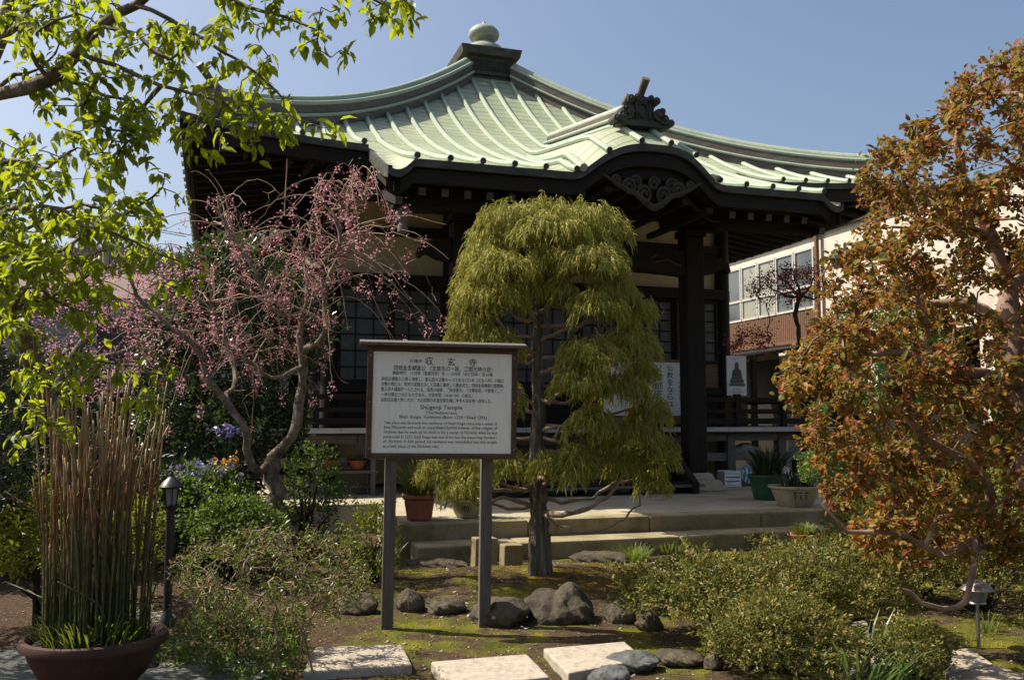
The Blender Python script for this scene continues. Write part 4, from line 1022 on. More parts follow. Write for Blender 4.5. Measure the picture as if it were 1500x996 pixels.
# storage under the veranda
def sack(label, c, d, seed, mat, name='plastic_sack', stripes=None):
    o = boulder(label, c, d, seed, M[mat] if isinstance(mat, str) else mat, .3, name=name, group='bags stored under the veranda', cat='bag'); return o
m, nt, out = newmat('blue_striped_plastic'); wv = nt.nodes.new('ShaderNodeTexWave'); wv.inputs['Scale'].default_value = 5; wv.inputs['Distortion'].default_value = 1.0; link(nt, coords(nt), wv.inputs[0])
bsdf(nt, out, ramp(nt, wv.outputs['Color'], [(.45, (.65, .67, .68)), (.55, (.10, .22, .42))]), .4, spec=.4); M['striped'] = m
sack('blue and white striped plastic bag under the veranda', T(3.45, -5.35, .60), (.52, .35, .42), 4, 'striped')
sack('white plastic sack right of the striped bag', T(3.98, -5.3, .57), (.50, .4, .36), 6, 'paper')
sack('crumpled white sack on the shelf under the veranda', T(3.75, -4.6, 1.02), (.55, .3, .22), 9, 'paper')
sh_ = thing('storage_shelf', 'low dark plank shelf holding bags under the veranda', 'shelf', T(4.0, -4.6, .39), TH)
b = MB(); b.bb(-.85, 1.0, -.2, .2, .48, .52); b.build('plank', M['greywood'], sh_)
for x in (-.75, .9): b = MB(); b.bb(x - .04, x + .04, -.18, .18, 0, .479); b.build('leg', M['greywood'], sh_)
ct = thing('plastic_crate', 'pale plastic crate standing beside the striped bag', 'crate', T(3.0, -5.25, .39), TH)
b = MB(); b.bb(-.16, .16, -.14, .14, 0, .02)
for x in (-.15, .15): b.bb(x - .01, x + .01, -.14, .14, .021, .26)
for y in (-.13, .13):
    for z in (.05, .12, .19, .245): b.bb(-.139, .139, y - .008, y + .008, z - .022, z + .022)
b.build('tub', M['paper'], ct)
# ================================================================ VEGETATION
class Skel:
    """a branching skeleton: limbs first, then twigs reached out to points in space"""
    def __init__(s): s.p = []; s.par = []; s.paths = []; s.cnt = None; s.fixed = {}
    def limb(s, pts, r0, r1, start=None, step=.10, wob=.012):
        pts = [Vector(q) for q in pts]; out = []
        for i in range(len(pts) - 1):                    # Catmull-Rom through the points
            p0 = pts[max(i - 1, 0)]; p1 = pts[i]; p2 = pts[i + 1]; p3 = pts[min(i + 2, len(pts) - 1)]
            n = max(2, int((p2 - p1).length / step))
            for k in range(n):
                t = k / n; out.append(.5 * ((2 * p1) + (p2 - p0) * t + (2 * p0 - 5 * p1 + 4 * p2 - p3) * t * t + (3 * p1 - p0 - 3 * p2 + p3) * t ** 3))
        out.append(pts[-1]); out = [q + Vector(rng.normal(size=3) * wob) for q in out]
        idx = []; par = -1 if start is None else start
        for k, q in enumerate(out):
            s.p.append(q); s.par.append(par); par = len(s.p) - 1; idx.append(par); s.fixed[par] = (r0 + (r1 - r0) * k / max(1, len(out) - 1)) * (1 + .10 * math.sin(k * 1.9 + len(s.paths)) * math.sin(k * .7) + rng.normal() * .05)
        s.paths.append((idx, None if start is None else start)); return idx
    def near(s, q):
        a = np.array([p[:] for p in s.p]); return int(np.argmin(((a - np.array(q[:])) ** 2).sum(1)))
    def reach(s, att, step=.10, jit=.02, arch=.15, maxlen=9, skip=0):
        base = np.array([p[:] for p in s.p]); att = np.asarray(att)
        dd = np.array([((base - a) ** 2).sum(1).min() for a in att]); order = np.argsort(dd); arr = base
        new = []
        for oi in order:
            a = att[oi]; d2 = ((arr - a) ** 2).sum(1)
            if skip: d2[:skip] += .0
            j = int(np.argmin(d2)); L = math.sqrt(d2[j])
            if L > maxlen or L < .03: continue
            p0 = Vector(arr[j]); p1 = Vector(a); n = max(2, int(L / step) + 1); idx = []; par = j; add = []
            off = Vector(rng.normal(size=3) * L * .12)
            for k in range(1, n + 1):
                t = k / n; q = p0.lerp(p1, t) + (Vector((0, 0, 1)) * arch * L + off) * (4 * t * (1 - t)) * .5 + Vector(rng.normal(size=3) * jit * (1 if k < n else 0))
                s.p.append(q); s.par.append(par); par = len(s.p) - 1; idx.append(par); add.append(q[:])
            arr = np.concatenate([arr, np.array(add)]); s.paths.append((idx, j)); new.append((idx, j))
        return new
    def tubes(s, mb, tip=.004, power=.42, fix_min=True, maxr=.05, mb2=None, thr=.0):
        n = len(s.p); cnt = np.zeros(n); ch = np.zeros(n, int)
        for i in range(n):
            if s.par[i] >= 0: ch[s.par[i]] += 1
        for i in range(n - 1, -1, -1):
            if ch[i] == 0: cnt[i] += 1
            if s.par[i] >= 0: cnt[s.par[i]] += cnt[i]
        rad = np.minimum(tip * cnt ** power, maxr)
        for i, r in s.fixed.items(): rad[i] = r
        for idx, j in s.paths:
            pts = ([s.p[j]] if j is not None else []) + [s.p[i] for i in idx]
            r = ([min(rad[idx[0]] * 1.15, rad[j])] if j is not None else []) + [rad[i] for i in idx]
            if len(pts) > 1: (mb2 if mb2 is not None and max(r) < thr else mb).tube(pts, r, 9 if max(r) > .03 else (6 if max(r) > .012 else 4), cap=False)
        s.rad = rad

def in_poly(poly, n, dlo, dhi, rnd_=None):
    poly = np.array(poly, float); out = []
    lo = poly.min(0); hi = poly.max(0)
    while len(out) < n:
        x, y = rng.uniform(lo[0], hi[0]), rng.uniform(lo[1], hi[1]); ins = False
        for i in range(len(poly)):
            (x1, y1), (x2, y2) = poly[i], poly[i - 1]
            if (y1 > y) != (y2 > y) and x < (x2 - x1) * (y - y1) / (y2 - y1) + x1: ins = not ins
        if ins: out.append(W(x, y, rng.uniform(dlo, dhi))[:])
    return np.array(out)
def path_pts(sk, new, per, t0=.3, spread=.03):
    P = []; D = []
    for idx, j in new:
        pts = [sk.p[j]] + [sk.p[i] for i in idx]; m_ = len(pts) - 1
        for _ in range(per):
            t = t0 + (1 - t0) * math.sqrt(random.random()); f = t * m_; i = min(int(f), m_ - 1); q = pts[i].lerp(pts[i + 1], f - i)
            P.append(q[:]); D.append((pts[i + 1] - pts[i]).normalized()[:])
    return np.array(P) + rnd(len(P), spread), np.array(D)
UP = np.array([0, 0, 1.0])

# ---- bronze-leaved tree on the right
tr = thing('bronze_leaf_tree', 'big gnarled tree of bronze and red leaves filling the right side', 'tree', (3.55, 5.6, 0))
off = Vector((3.55, 5.6, 0)); tr_inv = lambda q: Vector(q) - off
sk = Skel(); D0 = 5.5
def w3(L): return [W(x, y, d) for x, y, d in L]
trunk = sk.limb([off + Vector((0, 0, -.05))] + w3([(1555, 850, 5.6), (1510, 740, 5.5), (1500, 620, 5.5), (1490, 520, 5.5), (1478, 430, 5.6)]), .085, .058)
sk.limb(w3([(1478, 430, 5.6), (1455, 350, 5.6), (1420, 280, 5.5), (1400, 210, 5.4), (1420, 140, 5.5)]), .045, .014, trunk[-1])
sk.limb(w3([(1478, 430, 5.6), (1530, 330, 5.9), (1500, 220, 6.0), (1480, 110, 6.0)]), .042, .014, trunk[-1])
sk.limb([sk.p[trunk[7]]] + w3([(1470, 790, 5.3), (1440, 700, 5.2), (1395, 660, 5.1), (1345, 640, 5.0), (1310, 580, 5.0), (1290, 540, 5.0)]), .042, .012, trunk[7])
k1 = sk.near(W(1495, 560, 5.5)); sk.limb([sk.p[k1]] + w3([(1440, 545, 5.3), (1380, 550, 5.2), (1330, 520, 5.1), (1280, 515, 5.1), (1230, 480, 5.0)]), .038, .01, k1)
k2 = sk.near(W(1490, 480, 5.5)); sk.limb([sk.p[k2]] + w3([(1420, 440, 5.7), (1350, 450, 5.8), (1300, 430, 5.8), (1250, 390, 5.8)]), .042, .011, k2)
k3 = sk.near(W(1455, 350, 5.6)); sk.limb([sk.p[k3]] + w3([(1400, 330, 5.4), (1350, 280, 5.3), (1310, 240, 5.3)]), .036, .01, k3)
k4 = sk.near(W(1480, 790, 5.4)); sk.limb([sk.p[k4]] + w3([(1420, 800, 5.0), (1360, 800, 4.9), (1300, 775, 4.8), (1240, 775, 4.8), (1205, 740, 4.8)]), .030, .007, k4)
k5 = sk.near(W(1420, 800, 5.0)); sk.limb([sk.p[k5]] + w3([(1418, 860, 4.9), (1400, 890, 4.9), (1350, 882, 4.8), (1318, 862, 4.8)]), .022, .008, k5)
poly = [(1500, 65), (1450, 85), (1400, 110), (1375, 165), (1290, 195), (1262, 250), (1250, 330), (1222, 370), (1205, 430), (1168, 485), (1150, 560), (1165, 620), (1195, 680), (1215, 745), (1285, 815), (1360, 835), (1440, 815), (1560, 860), (1700, 700), (1720, 300), (1600, 60)]
att = in_poly(poly, 940, 4.6, 6.6)
new = sk.reach(att, .09, .018, .10)
b = MB(); sk.tubes(b, .0042, .45)
b.v = [tuple(tr_inv(q)) for q in b.v]; b.build('trunk', M['bark_red'], tr, smooth=True)
P, D = path_pts(sk, new, 52, .48, .03); n = len(P); P = P - np.array(off)
Dl = unit(D * .5 + rnd(n, .75) + UP * -.15); Nl = unit(rnd(n, .6) + UP * .7 + np.array([-.3, -.1, 0]))
L = rng.uniform(.022, .044, n) + .03 * rng.random(n) ** 3
leaf_obj('crown', [(P, Dl, Nl, L, L * rng.uniform(.55, .8, n), LEAF8, 0)], [M['leaf_red']], tr)
P2, D2 = path_pts(sk, new, 5, .6, .03); n = len(P2); P2 = P2 - np.array(off)
leaf_obj('flower_buds', [(P2, rnd(n), rnd(n), rng.uniform(.015, .03, n), .012, LEAF4, 0)], [M['bud_red']], tr)

# ---- foreground cherry with fresh leaves, upper left
fo = Vector((-2.95, 6.3, 0)); ft = thing('leafy_cherry_tree', 'slanting tree of backlit fresh green leaves in the upper left corner', 'tree', fo)
sk = Skel()
trunk = sk.limb([fo + Vector((.1, .0, -.05))] + w3([(140, 780, 6.2), (108, 700, 6.0), (75, 600, 5.6), (40, 500, 5.1), (5, 400, 4.6), (-50, 280, 4.2), (-40, 150, 3.9), (0, 60, 3.9), (30, -60, 3.9)]), .085, .028, wob=.006)
e = sk.near(W(-40, 150, 3.9)); b1 = sk.limb([sk.p[e]] + w3([(0, 138, 3.8), (70, 115, 3.7), (110, 78, 3.65), (150, 35, 3.6), (200, 5, 3.55), (260, -40, 3.5)]), .034, .014, e, wob=.005)
def sub(pts, r0=.011, r1=.003):
    q = w3(pts); k = sk.near(q[0]); return sk.limb([sk.p[k]] + q[1:], r0, r1, k, .08, .006)
tw = []
tw.append(sub([(110, 78, 3.65), (170, 95, 3.6), (230, 125, 3.55), (300, 140, 3.5), (350, 165, 3.5), (400, 170, 3.45)]))
tw.append(sub([(200, 5, 3.55), (250, 30, 3.5), (300, 60, 3.45), (350, 90, 3.4), (400, 130, 3.4), (430, 150, 3.4)]))
tw.append(sub([(250, -35, 3.5), (320, -10, 3.45), (370, 15, 3.4), (420, 25, 3.4), (470, 45, 3.35)]))
tw.append(sub([(250, -35, 3.5), (400, -60, 3.4), (500, -20, 3.3), (550, 0, 3.3), (575, 8, 3.3)]))
tw.append(sub([(230, 125, 3.55), (210, 155, 3.6), (180, 185, 3.6), (190, 205, 3.6)]))
tw.append(sub([(70, 115, 3.7), (100, 120, 3.75), (150, 140, 3.8), (200, 150, 3.8), (230, 180, 3.8)]))
tw.append(sub([(0, 60, 3.9), (30, 30, 3.8), (50, 40, 3.75), (75, 45, 3.7)]))
tw.append(sub([(0, 60, 3.9), (60, 0, 3.9), (110, -10, 3.8), (170, 10, 3.7)]))
tw.append(sub([(-50, 280, 4.0), (20, 235, 3.6), (70, 245, 3.4), (110, 215, 3.3), (130, 225, 3.3)], .012))
tw.append(sub([(-50, 280, 4.0), (0, 300, 3.7), (60, 300, 3.5), (120, 330, 3.45), (170, 345, 3.4), (230, 370, 3.4), (300, 395, 3.35)], .014))
tw.append(sub([(5, 400, 4.2), (70, 370, 4.0), (130, 335, 3.9), (180, 310, 3.8), (225, 290, 3.8), (240, 262, 3.8)], .014))
tw.append(sub([(5, 400, 4.2), (50, 330, 4.1), (120, 300, 4.1), (200, 320, 4.0), (225, 330, 4.0)], .012))
tw.append(sub([(40, 500, 4.3), (60, 440, 4.1), (100, 420, 4.0), (140, 400, 4.0), (190, 380, 4.0)], .014))
tw.append(sub([(40, 500, 4.3), (20, 450, 4.0), (40, 420, 3.9), (80, 440, 3.9), (140, 460, 3.9)], .012))
tw.append(sub([(75, 600, 4.4), (60, 540, 4.2), (90, 535, 4.1), (150, 530, 4.0), (200, 540, 4.0), (240, 552, 4.0)], .010))
tw.append(sub([(75, 600, 4.4), (30, 590, 4.3), (40, 600, 4.2), (75, 625, 4.2)], .008))
tw.append(sub([(5, 400, 4.2), (-40, 420, 4.0), (-20, 470, 3.9), (10, 480, 3.9)], .012))
tw.append(sub([(-40, 150, 3.9), (-60, 330, 3.6), (-20, 370, 3.4), (30, 380, 3.4), (90, 400, 3.4)], .012))
tw.append(sub([(70, 115, 3.7), (40, 70, 3.6), (60, 40, 3.55), (110, 20, 3.5), (150, 40, 3.5)]))
tw.append(sub([(150, 35, 3.6), (200, 50, 3.5), (250, 90, 3.45), (280, 60, 3.4), (330, 50, 3.4)]))
tw.append(sub([(110, 78, 3.65), (140, 120, 3.6), (120, 160, 3.6), (160, 190, 3.6), (200, 200, 3.6)]))
tw.append(sub([(0, 138, 3.8), (20, 110, 3.8), (60, 100, 3.8), (90, 60, 3.8)]))
lim = np.array([sk.p[i][:] for t_ in tw for i in t_[2:]])
att = lim[rng.integers(0, len(lim), 610)] + rnd(610, .08) + np.array([0, 0, -.03])
new = sk.reach(att, .06, .008, .05, .5)
b = MB(); sk.tubes(b, .0022, .4); b.v = [tuple(Vector(q) - fo) for q in b.v]; b.build('trunk', M['bark_cherry'], ft, smooth=True)
P, D = path_pts(sk, new, 8, .3, .014)
Pt = lim[rng.integers(0, len(lim), 500)] + rnd(500, .012); P = np.concatenate([P, Pt]); D = np.concatenate([D, rnd(500)]); n = len(P); P = P - np.array(fo)
Dl = unit(D * .35 + rnd(n, .5) + UP * -.55); Nl = unit(rnd(n, .45) + np.array([-.25, -.35, .75]))
L = rng.uniform(.034, .074, n)
leaf_obj('crown', [(P, Dl, Nl, L, L * rng.uniform(.46, .58, n), LEAF8, 0)], [M['leaf_fresh']], ft)

# ---- weeping cherry with pink buds
co_ = G(396, 752, .12); co_ = Vector((co_.x, 9.0, 0)); wc = thing('weeping_cherry_tree', 'weeping cherry with knotted trunk and pink buds on arching bare twigs', 'tree', co_)
sk = Skel(); d = 9.0
t0 = sk.limb([Vector((co_.x, d, 0))] + w3([(396, 745, d), (398, 700, d), (400, 668, d)]), 0.098, .082)
t1 = sk.limb([sk.p[t0[-1]]] + w3([(425, 640, 9.0), (438, 590, 9.05), (442, 540, 9.1), (440, 480, 9.1), (452, 430, 9.1), (448, 380, 9.15), (470, 350, 9.1)]), .056, .022, t0[-1])
t2 = sk.limb([sk.p[t0[-1]]] + w3([(380, 690, 8.9), (365, 660, 8.8), (355, 620, 8.7), (330, 590, 8.7), (305, 555, 8.6), (290, 510, 8.6), (265, 490, 8.5), (225, 455, 8.5), (195, 420, 8.5), (185, 390, 8.5)]), .044, .014, t0[-1])
t3 = sk.limb([sk.p[t1[len(t1) // 2]]] + w3([(470, 500, 8.9), (478, 455, 8.9), (475, 420, 8.8), (495, 380, 8.8), (500, 330, 8.8)]), .036, .015, t1[len(t1) // 2])
k = sk.near(W(330, 590, 8.7)); t4 = sk.limb([sk.p[k]] + w3([(345, 545, 9.1), (318, 480, 9.3), (310, 430, 9.3), (300, 380, 9.3)]), .026, .011, k)
k = sk.near(W(442, 540, 9.1)); t5 = sk.limb([sk.p[k]] + w3([(395, 555, 8.9), (355, 520, 8.8), (325, 500, 8.7), (310, 440, 8.6)]), .028, .010, k)
k = sk.near(W(440, 470, 9.1)); t6 = sk.limb([sk.p[k]] + w3([(400, 455, 8.8), (375, 400, 8.7), (330, 330, 8.6), (320, 290, 8.6)]), .03, .01, k)
k = sk.near(W(448, 380, 9.1)); t7 = sk.limb([sk.p[k]] + w3([(470, 390, 8.7), (500, 355, 8.6), (490, 310, 8.6), (530, 295, 8.5)]), .03, .01, k)
arcs = []
starts = [i for t_ in (t1[10:], t3[4:], t4[5:], t5[5:], t6[4:], t7[3:], t2[-14:]) for i in t_]
def arc(k, dirx, diry, reach, rise, drop, r=.0095):
    p0 = sk.p[k]; pts = [p0]
    nseg = 8
    for q in range(1, nseg + 1):
        t = q / nseg; pts.append(p0 + Vector((dirx * reach * t, diry * reach * t, rise * math.sin(min(1, t * 1.35) * PI * .62) - drop * max(0, t - .35) ** 1.7)))
    arcs.append(sk.limb(pts, r * .8, .0025, k, .07, .005))
for _ in range(150):
    k = random.choice(starts); a_ = random.uniform(0, 2 * PI); px_ = math.cos(a_)
    arc(k, px_, math.sin(a_) * .75, random.uniform(.35, 1.25), random.uniform(.05, .38), random.uniform(.3, 1.6), random.uniform(.005, .011))
for tx, ty in ((660, 378), (650, 330), (655, 470), (640, 490), (600, 440), (620, 350), (300, 250), (270, 300), (280, 250)):   # long free twigs
    q = W(tx, ty, 8.6); k = sk.near(W(470 if tx > 450 else 360, 380, 8.9)); p0 = sk.p[k]; mid = p0.lerp(q, .5) + Vector((0, 0, .22)); arcs.append(sk.limb([p0, p0.lerp(mid, .5) + Vector((0, 0, .06)), mid, mid.lerp(q, .6) + Vector((0, 0, .05)), q], .011, .003, k, .09, .01))
for tx, ty, bx, by in ((420, 232, 412, 310), (520, 262, 500, 320), (455, 258, 480, 310)):
    q = W(tx, ty, 8.7); k = sk.near(W(bx, by, 8.7)); sk.limb([sk.p[k], q], .008, .003, k, .1, .006)
allp = np.array([sk.p[i][:] for a_ in arcs for i in a_]); na = 420
att = allp[rng.integers(0, len(allp), na)] + rnd(na, .10) + np.array([0, 0, -.10])
new = sk.reach(att, .07, .012, -.1, .5)
b = MB(); b2 = MB(); sk.tubes(b, .0030, .38, maxr=.009, mb2=b2, thr=.0135)
for q_ in (b, b2): q_.v = [tuple(Vector(q) - co_) for q in q_.v]
b.build('trunk', M['bark_cherry'], wc, smooth=True); b2.build('twigs', M['twig'], wc, smooth=True)
cl = allp[rng.integers(0, len(allp), 220)]; 
e1 = np.array([sk.p[i[-1]][:] for i, j in new]); cl = np.concatenate([cl, e1[rng.integers(0, len(e1), 120)]])
keep = cl[:, 2] > .9; cl = cl[keep]
P = np.repeat(cl, 24, 0); n = len(P); P = P + rnd(n, 1) * np.array([.024, .024, .045]) + np.array([0, 0, -.035]) - np.array(co_)
half = rng.random(n) < .62
leaf_obj('buds', [(P[half], rnd(half.sum()) + UP * -1.2, rnd(half.sum()), rng.uniform(.014, .030, half.sum()), .011, LEAF4, 0)], [M['bud_red']], wc)
Pb = P[~half]; nb_ = len(Pb)
leaf_obj('blossom', [(Pb, rnd(nb_), rnd(nb_), rng.uniform(.016, .030, nb_), .022, LEAF4, 0)], [M['petal_pink']], wc)

# ---- older plum with pink blossom behind, at the left
pl_o = Vector((-5.4, 10.2, 0)); pm = thing('pink_plum_tree', 'twiggy pink blossom tree behind the horsetail stems at the left', 'tree', pl_o)
sk = Skel(); t0 = sk.limb([pl_o] + w3([(20, 690, 10.2), (40, 660, 10.0), (62, 630, 9.9), (72, 590, 9.8), (110, 520, 9.8), (150, 470, 9.8)]), .11, .04)
k = t0[len(t0) // 2]; sk.limb([sk.p[k]] + w3([(0, 640, 10), (-40, 560, 10), (-30, 470, 10)]), .07, .03, k)
k = t0[-6]; sk.limb([sk.p[k]] + w3([(160, 520, 9.6), (210, 500, 9.5), (250, 470, 9.5)]), .035, .012, k)
att = in_poly([(-80, 420), (60, 380), (180, 370), (290, 380), (310, 470), (250, 560), (140, 590), (40, 560), (-80, 560)], 230, 9.2, 10.8)
new = sk.reach(att, .12, .03, .2)
b = MB(); sk.tubes(b, .0045, .42); b.v = [tuple(Vector(q) - pl_o) for q in b.v]; b.build('trunk', M['bark_cherry'], pm, smooth=True)
cl = np.array([sk.p[random.choice(i)][:] for i, j in new for _ in range(2)]); P = np.repeat(cl, 11, 0); n = len(P); P = P + rnd(n, .05) - np.array(pl_o)
leaf_obj('blossom', [(P, rnd(n), rnd(n), rng.uniform(.016, .032, n), .026, LEAF4, 0)], [M['petal_pink']], pm)

# ---- weeping thread cypress in the middle
cb = Vector((W(790, 800, 8.75).x, 8.75, .10)); cy = thing('weeping_cypress', 'tall cloud-pruned weeping cypress with grey trunk in the middle', 'tree', cb)
sk = Skel()
tk = sk.limb([cb + Vector((0, 0, -.12)), cb + Vector((.0, 0, .06))] + w3([(790, 800, 8.75), (789, 740, 8.75), (786, 680, 8.75), (789, 600, 8.75), (787, 520, 8.75), (790, 460, 8.75), (800, 400, 8.8), (806, 350, 8.8), (808, 315, 8.8)]), .096, .026, step=.05, wob=.002)
for i, idx in enumerate(tk[:10]): sk.fixed[idx] = .112 - .0014 * i
PADS = [  # px, py of the pad's crown, depth, half width m, half depth m, fall m
    (800, 312, 8.8, .46, .42, .36), (742, 318, 8.75, .36, .36, .36), (865, 318, 8.75, .36, .34, .40), (808, 330, 8.35, .42, .24, .38), (905, 338, 8.8, .20, .28, .34), (712, 342, 8.8, .22, .3, .36),
    (706, 375, 8.6, .28, .32, .38), (732, 385, 8.3, .34, .28, .36), (872, 378, 8.25, .34, .26, .34), (890, 372, 8.6, .22, .3, .34),
    (800, 378, 8.45, .20, .22, .3), (824, 425, 8.45, .17, .2, .28), (770, 415, 8.45, .14, .18, .28),
    (690, 418, 8.7, .26, .34, .40), (712, 428, 8.3, .36, .28, .34), (690, 450, 8.5, .22, .28, .30), (905, 420, 8.6, .24, .32, .36), (876, 430, 8.25, .28, .26, .34), (935, 440, 8.7, .16, .25, .40),
    (680, 478, 8.7, .20, .30, .34), (722, 484, 8.4, .30, .28, .30), 
    (868, 498, 8.3, .34, .28, .36), (922, 482, 8.6, .26, .34, .46),  (940, 530, 8.8, .14, .25, .45),
    (850, 540, 8.2, .28, .24, .34), (905, 548, 8.5, .30, .30, .42), (950, 585, 8.7, .20, .28, .40), 
     (865, 600, 8.25, .24, .24, .36), (925, 620, 8.5, .28, .30, .40), (965, 645, 8.7, .18, .24, .34),
    (845, 650, 8.3, .18, .2, .30), (900, 660, 8.6, .26, .26, .34), (955, 690, 8.8, .16, .22, .26),
    (640, 678, 8.6, .22, .24, .18), (695, 672, 8.5, .22, .24, .26), (672, 705, 8.3, .18, .2, .2), (745, 668, 8.4, .20, .22, .24), (800, 668, 8.3, .18, .2, .26), (835, 676, 8.2, .14, .18, .26), (700, 600, 9.1, .3, .3, .4), (735, 560, 8.9, .2, .3, .4)]
SP = []; SD = []; SL = []
for (px, py, dd, rw, rd, fall) in PADS:
    if py < 430: px = 806 + (px - 806) * .92; rw *= .88; py -= 13
    else: rw *= .9
    c = W(px, py, dd); k = sk.near(c + Vector(((cb.x - c.x) * .9, (cb.y - c.y) * .9, -.22 - .15 * rw)))
    p0 = sk.p[k]; idx = sk.limb([p0, p0.lerp(c, .35) + Vector((random.gauss(0, .05), random.gauss(0, .04), -.10)), p0.lerp(c, .7) + Vector((random.gauss(0, .06), random.gauss(0, .05), -.04)), c + Vector((0, 0, -.09))], .020 + .006 * random.random(), .009, k, .07, .012)
    fall *= .62
    n = int(820 * (rw * rd / .1) ** .85) + 60
    for _ in range(max(3, int(rw * 16))):       # carrying twigs
        a_ = random.uniform(0, 2 * PI); q = random.uniform(.5, .95)
        sk.limb([c + Vector((0, 0, -.09)), c + Vector((rw * q * .5 * math.cos(a_), rd * q * .5 * math.sin(a_), -.05)), c + Vector((rw * q * math.cos(a_), rd * q * math.sin(a_), -.10 - .1 * q))], .007, .003, idx[-1], .07, .012)
    a_ = rng.uniform(0, 2 * PI, n); q = np.sqrt(rng.random(n)); x = q * rw * np.cos(a_); y = q * rd * np.sin(a_)
    # uneven clumps inside a pad
    lump = .06 * np.sin(x * 17 + px) * np.cos(y * 19 + py) + .035 * np.sin(x * 37 + py) * np.cos(y * 31)
    z = -.42 * (q ** 2.2) * (rw + rd) * .5 + lump + rng.normal(size=n) * .030 - .05 * rng.random(n)
    SP.append(np.stack([c.x + x, c.y + y, c.z + z], 1)); SD.append(np.stack([np.cos(a_) * (.25 + q) * .8, np.sin(a_) * (.25 + q) * .8, .35 - q * .9 + rng.normal(size=n) * .2], 1)); SL.append(fall * rng.uniform(.22, .80, n) * (.30 + .70 * q ** 1.5))
SP = np.concatenate(SP); SD = unit(np.concatenate(SD) + rnd(len(SP), .22)); SL = np.concatenate(SL); n = len(SP)
# each frond: an arching hanging thread with short side threads
TS = np.array([0, .3, .65, 1.0]); grav = np.array([0, 0, -1.0])
def frond_pts(P, Dv, L, t): return P + Dv * (L * (t - .45 * t * t))[:, None] + grav * (L * .62 * t ** 1.9)[:, None]
W0 = .0044; VV = []; FF = []; base = 0
side = unit(np.cross(SD, rnd(n))); ring = []
for q, t in enumerate(TS):
    c = frond_pts(SP, SD, SL, np.full(n, t)); w = W0 * (1.0, .95, .8, .25)[q]; ring.append(np.stack([c - side * w, c + side * w], 1))
V = np.stack(ring, 1).reshape(n * 8, 3); o = (np.arange(n) * 8)[:, None, None]
F = (np.array([[0, 1, 3, 2], [2, 3, 5, 4], [4, 5, 7, 6]])[None] + o).reshape(-1, 4)
VV.append(V); FF.append(F); base = len(V)
for rep in range(4):                                   # side threads
    t = rng.uniform(.15, .95, n); c = frond_pts(SP, SD, SL, t); dv = unit(SD * .6 + rnd(n, .6) + grav * 1.1); l = rng.uniform(.025, .06, n)
    sd = unit(np.cross(dv, rnd(n))) * (W0 * .72); mid = c + dv * (l * .5)[:, None]; e = c + dv * l[:, None] + grav * (l * .25)[:, None]
    V = np.stack([c - sd * .7, c + sd * .7, mid + sd, mid - sd, e + sd * .3, e - sd * .3], 1).reshape(n * 6, 3); o = (np.arange(n) * 6)[:, None, None] + base
    FF.append((np.array([[0, 1, 2, 3], [3, 2, 4, 5]])[None] + o).reshape(-1, 4)); VV.append(V); base += len(V)
np_mesh('foliage', np.concatenate(VV) - np.array(cb), [np.concatenate(FF)], M['leaf_fine'], cy)
# bare twisted limbs on the trunk
def bare(pts, r0, r1):
    q = w3(pts); k = sk.near(q[0]); sk.limb([sk.p[k]] + q[1:], r0, r1, k, .06, .010)
bare([(790, 752, 8.7), (830, 752, 8.5), (870, 738, 8.4), (905, 712, 8.4), (915, 692, 8.4)], .030, .014)
bare([(785, 745, 8.7), (760, 735, 8.6), (735, 728, 8.5), (715, 738, 8.4), (692, 736, 8.4)], .024, .010)
bare([(800, 760, 8.7), (830, 775, 8.4), (870, 778, 8.3), (905, 765, 8.3), (935, 738, 8.4), (938, 700, 8.4)], .020, .008)
bare([(785, 700, 8.7), (800, 700, 8.5), (830, 690, 8.4), (850, 670, 8.4)], .022, .01)
bare([(787, 520, 8.7), (760, 505, 8.5), (735, 480, 8.4), (730, 455, 8.4)], .026, .012)
bare([(790, 470, 8.7), (770, 450, 8.5), (758, 432, 8.5)], .024, .012)
bare([(795, 540, 8.7), (840, 535, 8.5), (880, 520, 8.4), (920, 525, 8.4)], .022, .01)
bare([(792, 500, 8.7), (830, 480, 8.5), (855, 450, 8.4)], .022, .01); bare([(800, 440, 8.8), (822, 415, 8.5), (835, 390, 8.4)], .022, .01)
bare([(788, 630, 8.7), (830, 618, 8.5), (880, 590, 8.4)], .020, .01); bare([(787, 600, 8.7), (760, 575, 8.5), (740, 570, 8.5)], .018, .009)
b = MB(); b2 = MB(); p_tk, sk.paths = sk.paths[0], sk.paths[1:]; sk.tubes(b2, .004, .4)
pts = [sk.p[i] for i in p_tk[0]]; nn = 40; rows = []
for i, p in enumerate(pts):                          # furrowed, flaking bark
    r0 = sk.rad[p_tk[0][i]]; row = []
    for k in range(nn + 1):
        a_ = 2 * PI * (k % nn) / nn; f_ = mnoise.fractal(Vector((math.cos(a_) * 5, math.sin(a_) * 5, p.z * .9)), .8, 2.1, 4); g_ = mnoise.noise(Vector((math.cos(a_) * 9, math.sin(a_) * 9, p.z * 3)))
        rr = r0 * (1 + .13 * f_ + .07 * g_ + (.12 * math.cos(3 * a_ + 1) + .08 * math.cos(5 * a_)) * math.exp(-max(0, p.z - .1) / .22)); row.append((p.x + rr * math.cos(a_), p.y + rr * math.sin(a_), p.z))
    rows.append(row)
b.grid(rows)
for q_ in (b, b2): q_.v = [tuple(Vector(q) - cb) for q in q_.v]
b.build('trunk', M['bark_grey'], cy, smooth=True); b2.build('branches', M['bark_pale'], cy, smooth=True)

